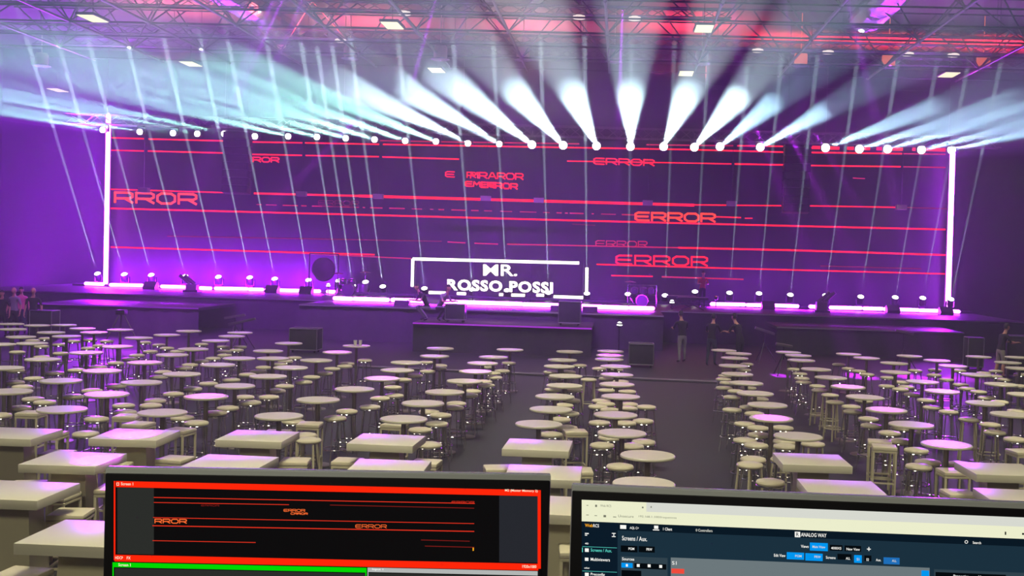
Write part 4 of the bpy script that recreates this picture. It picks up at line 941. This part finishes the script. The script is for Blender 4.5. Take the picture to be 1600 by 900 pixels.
UIq(pl, disp, [(1048, yr(1048, 865), 1452, yr(1452, 865), 60)], M_['panel'], .0014); UIq(pl, disp, [(970, yr(970, 866), 1043, yr(1043, 866), 40)], M_['mid'], .0014)
UIq(pl, disp, [(1459, yr(1459, 867), 1628, yr(1628, 867), 40)], M_['mid'], .0014)
def rr(x, y, w_, h): return (x, y, x+w_, y+S2*w_, h)
UIq(pl, disp, [rr(1265, 847, 28, 12.5), rr(1229, 862, 27, 11), rr(1258, 863.5, 27, 11.5), rr(1334, 866.5, 12, 12), rr(971, 878.5, 17.5, 7.5), rr(1439, 890.5, 12, 12)], M_['blue'], .0018)
UIq(pl, disp, [rr(1380, 870, 25, 10.5)], M_['blue2'], .0018); UIq(pl, disp, [rr(1049, 887.5, 20, 7.5)], M_['salmon'], .0018)
UIq(pl, disp, [rr(1296, 850.5, 20, 9), rr(1319, 851.5, 26, 9), rr(1308, 864.5, 22, 9), rr(1350, 867, 11, 9), rr(970, 851.5, 26, 10), rr(998, 852.5, 25, 9.5), rr(991, 879, 50, 8.5), rr(971, 890, 31, 20), rr(1461, 893, 110, 14)], M_['dark'], .0018)
UIq(pl, disp, [rr(910, 853, 54, .6), rr(910, 891, 54, .6), rr(909.5, 855, 1.2, 7)], M_['cyan'], .0019)
Wt = M_['white']
ui('Screens / Aux.', 972, 1011, 836.5, 7, Wt, pl, disp, S2, .008); ui('Screens / Aux.', 923, 956, 856, 5, M_['cyan'], pl, disp, S2); ui('Multiviewers', 923, 953, 870.5, 5, Wt, pl, disp, S2); ui('Preconfig', 923, 945, 894, 5.5, Wt, pl, disp, S2)
ui('ANALOG WAY', 1251, 1291, 831.5, 6, Wt, pl, disp, S2); UIq(pl, disp, [rr(1241.5, 830, 8.5, 8.5), rr(969, 819.5, 9.5, 6), rr(914, 832, 6, 1.6), rr(914, 834.8, 3.5, 1.3), rr(956, 832, 6, 1.2), rr(956, 837, 6, 1.2), rr(958.5, 832, 1.2, 6), rr(914, 856, 6, 5.5), rr(914, 870.5, 5.5, 5), rr(914, 894, 6, 5.5), rr(1022, 820.5, 6.5, 5), rr(1020, 826.5, 10, 1.4), rr(1354, 856.5, 6, 1.3), rr(1356.4, 854, 1.3, 6), rr(978, 880.5, 3, 4), rr(995, 880.5, 4.5, 4.5), rr(1012, 881, 4.5, 4.5), rr(1030, 882, 4.5, 4.5)], Wt, .0020)
ui('R', 1243.5, 1248, 831.5, 5.5, M_['navy'], pl, disp, S2)
ui('Web', 914, 926.5, 817.5, 5, M_['amber'], pl, disp, S2, .02); ui('RCS', 927, 936, 818, 5, Wt, pl, disp, S2)
ui('AQL C+', 984, 998, 822, 4.5, Wt, pl, disp, S2); ui('1 Client', 1036, 1050, 823.5, 4.5, Wt, pl, disp, S2); ui('0 Controllers', 1087, 1113, 825.5, 4.2, M_['tabs'], pl, disp, S2)
ui('Search', 1519, 1532, 845, 4, Wt, pl, disp, S2); ui('Views', 1251, 1263, 850.5, 4.5, Wt, pl, disp, S2); ui('Main View', 1269, 1289, 851.5, 3.8, M_['tabs'], pl, disp, S2); ui('4000X5', 1298, 1314, 853.5, 4, Wt, pl, disp, S2); ui('New View', 1322, 1343, 855, 4, Wt, pl, disp, S2)
ui('Edit View', 1209, 1227, 864.5, 4.5, Wt, pl, disp, S2); ui('PGM', 1242, 1252, 866, 3.6, M_['tabs'], pl, disp, S2); ui('PRW', 1272, 1282, 867.3, 3.6, M_['tabs'], pl, disp, S2); ui('Screens', 1290, 1305, 868, 4.2, Wt, pl, disp, S2); ui('ALL', 1321, 1328, 869.7, 3.8, Wt, pl, disp, S2); ui('S1', 1338, 1342, 871, 4, M_['tabs'], pl, disp, S2); ui('S2', 1353, 1357, 871.5, 4, Wt, pl, disp, S2); ui('Aux.', 1368, 1376, 872, 4, Wt, pl, disp, S2); ui('ALL', 1393, 1400, 873.5, 3.6, M_['tabs'], pl, disp, S2)
ui('PGM', 982, 991, 854.5, 4, Wt, pl, disp, S2); ui('PRW', 1010, 1019, 855.5, 4, Wt, pl, disp, S2); ui('Sources', 972, 991, 870, 4.6, Wt, pl, disp, S2); ui('S1', 1050, 1057, 876, 5.5, Wt, pl, disp, S2, .004); ui('40', 914, 919.5, 847, 2.8, Wt, pl, disp, S2); ui('other', 913, 921.5, 885, 2.8, Wt, pl, disp, S2)
ui('Properties', 1489, 1513, 897, 5, Wt, pl, disp, S2); ui('Memory', 1528, 1548, 898.5, 5, Wt, pl, disp, S2); ui('Web RCS', 938, 955, 787.5, 3.6, M_['ink'], pl, disp, S2, 0); ui('Unsecure', 966, 990, 803.5, 4, M_['ink'], pl, disp, S2, 0); ui('192.168.1.100/frequences', 998, 1057, 804.5, 4, M_['ink'], pl, disp, S2, 0)
UIq(pl, disp, [rr(930, 788, 3, 3.5), rr(916.5, 788.5, 3, 1), rr(1003, 791, 2.5, 2.5), rr(1016, 791, 2.5, 1), rr(1017, 790, .9, 3), rr(916, 803.5, 4, 1), rr(929, 804.5, 4, 1), rr(943, 804, 4, 3.5), rr(958, 806.5, 5, 1.2)], M_['ink'], .0020)
UIq(pl, disp, [rr(1569, 830, 2.2, 5), rr(1596, 832, 3, 3)], M_['dark'], .0021)
bm = new_bm(); ring(bm, pl(1509, 846, .0021), .0016, .00035, 14, 4, rot=Matrix.Rotation(PI/2, 3, 'X')); obj('search_icon', bm, Wt, disp, False)
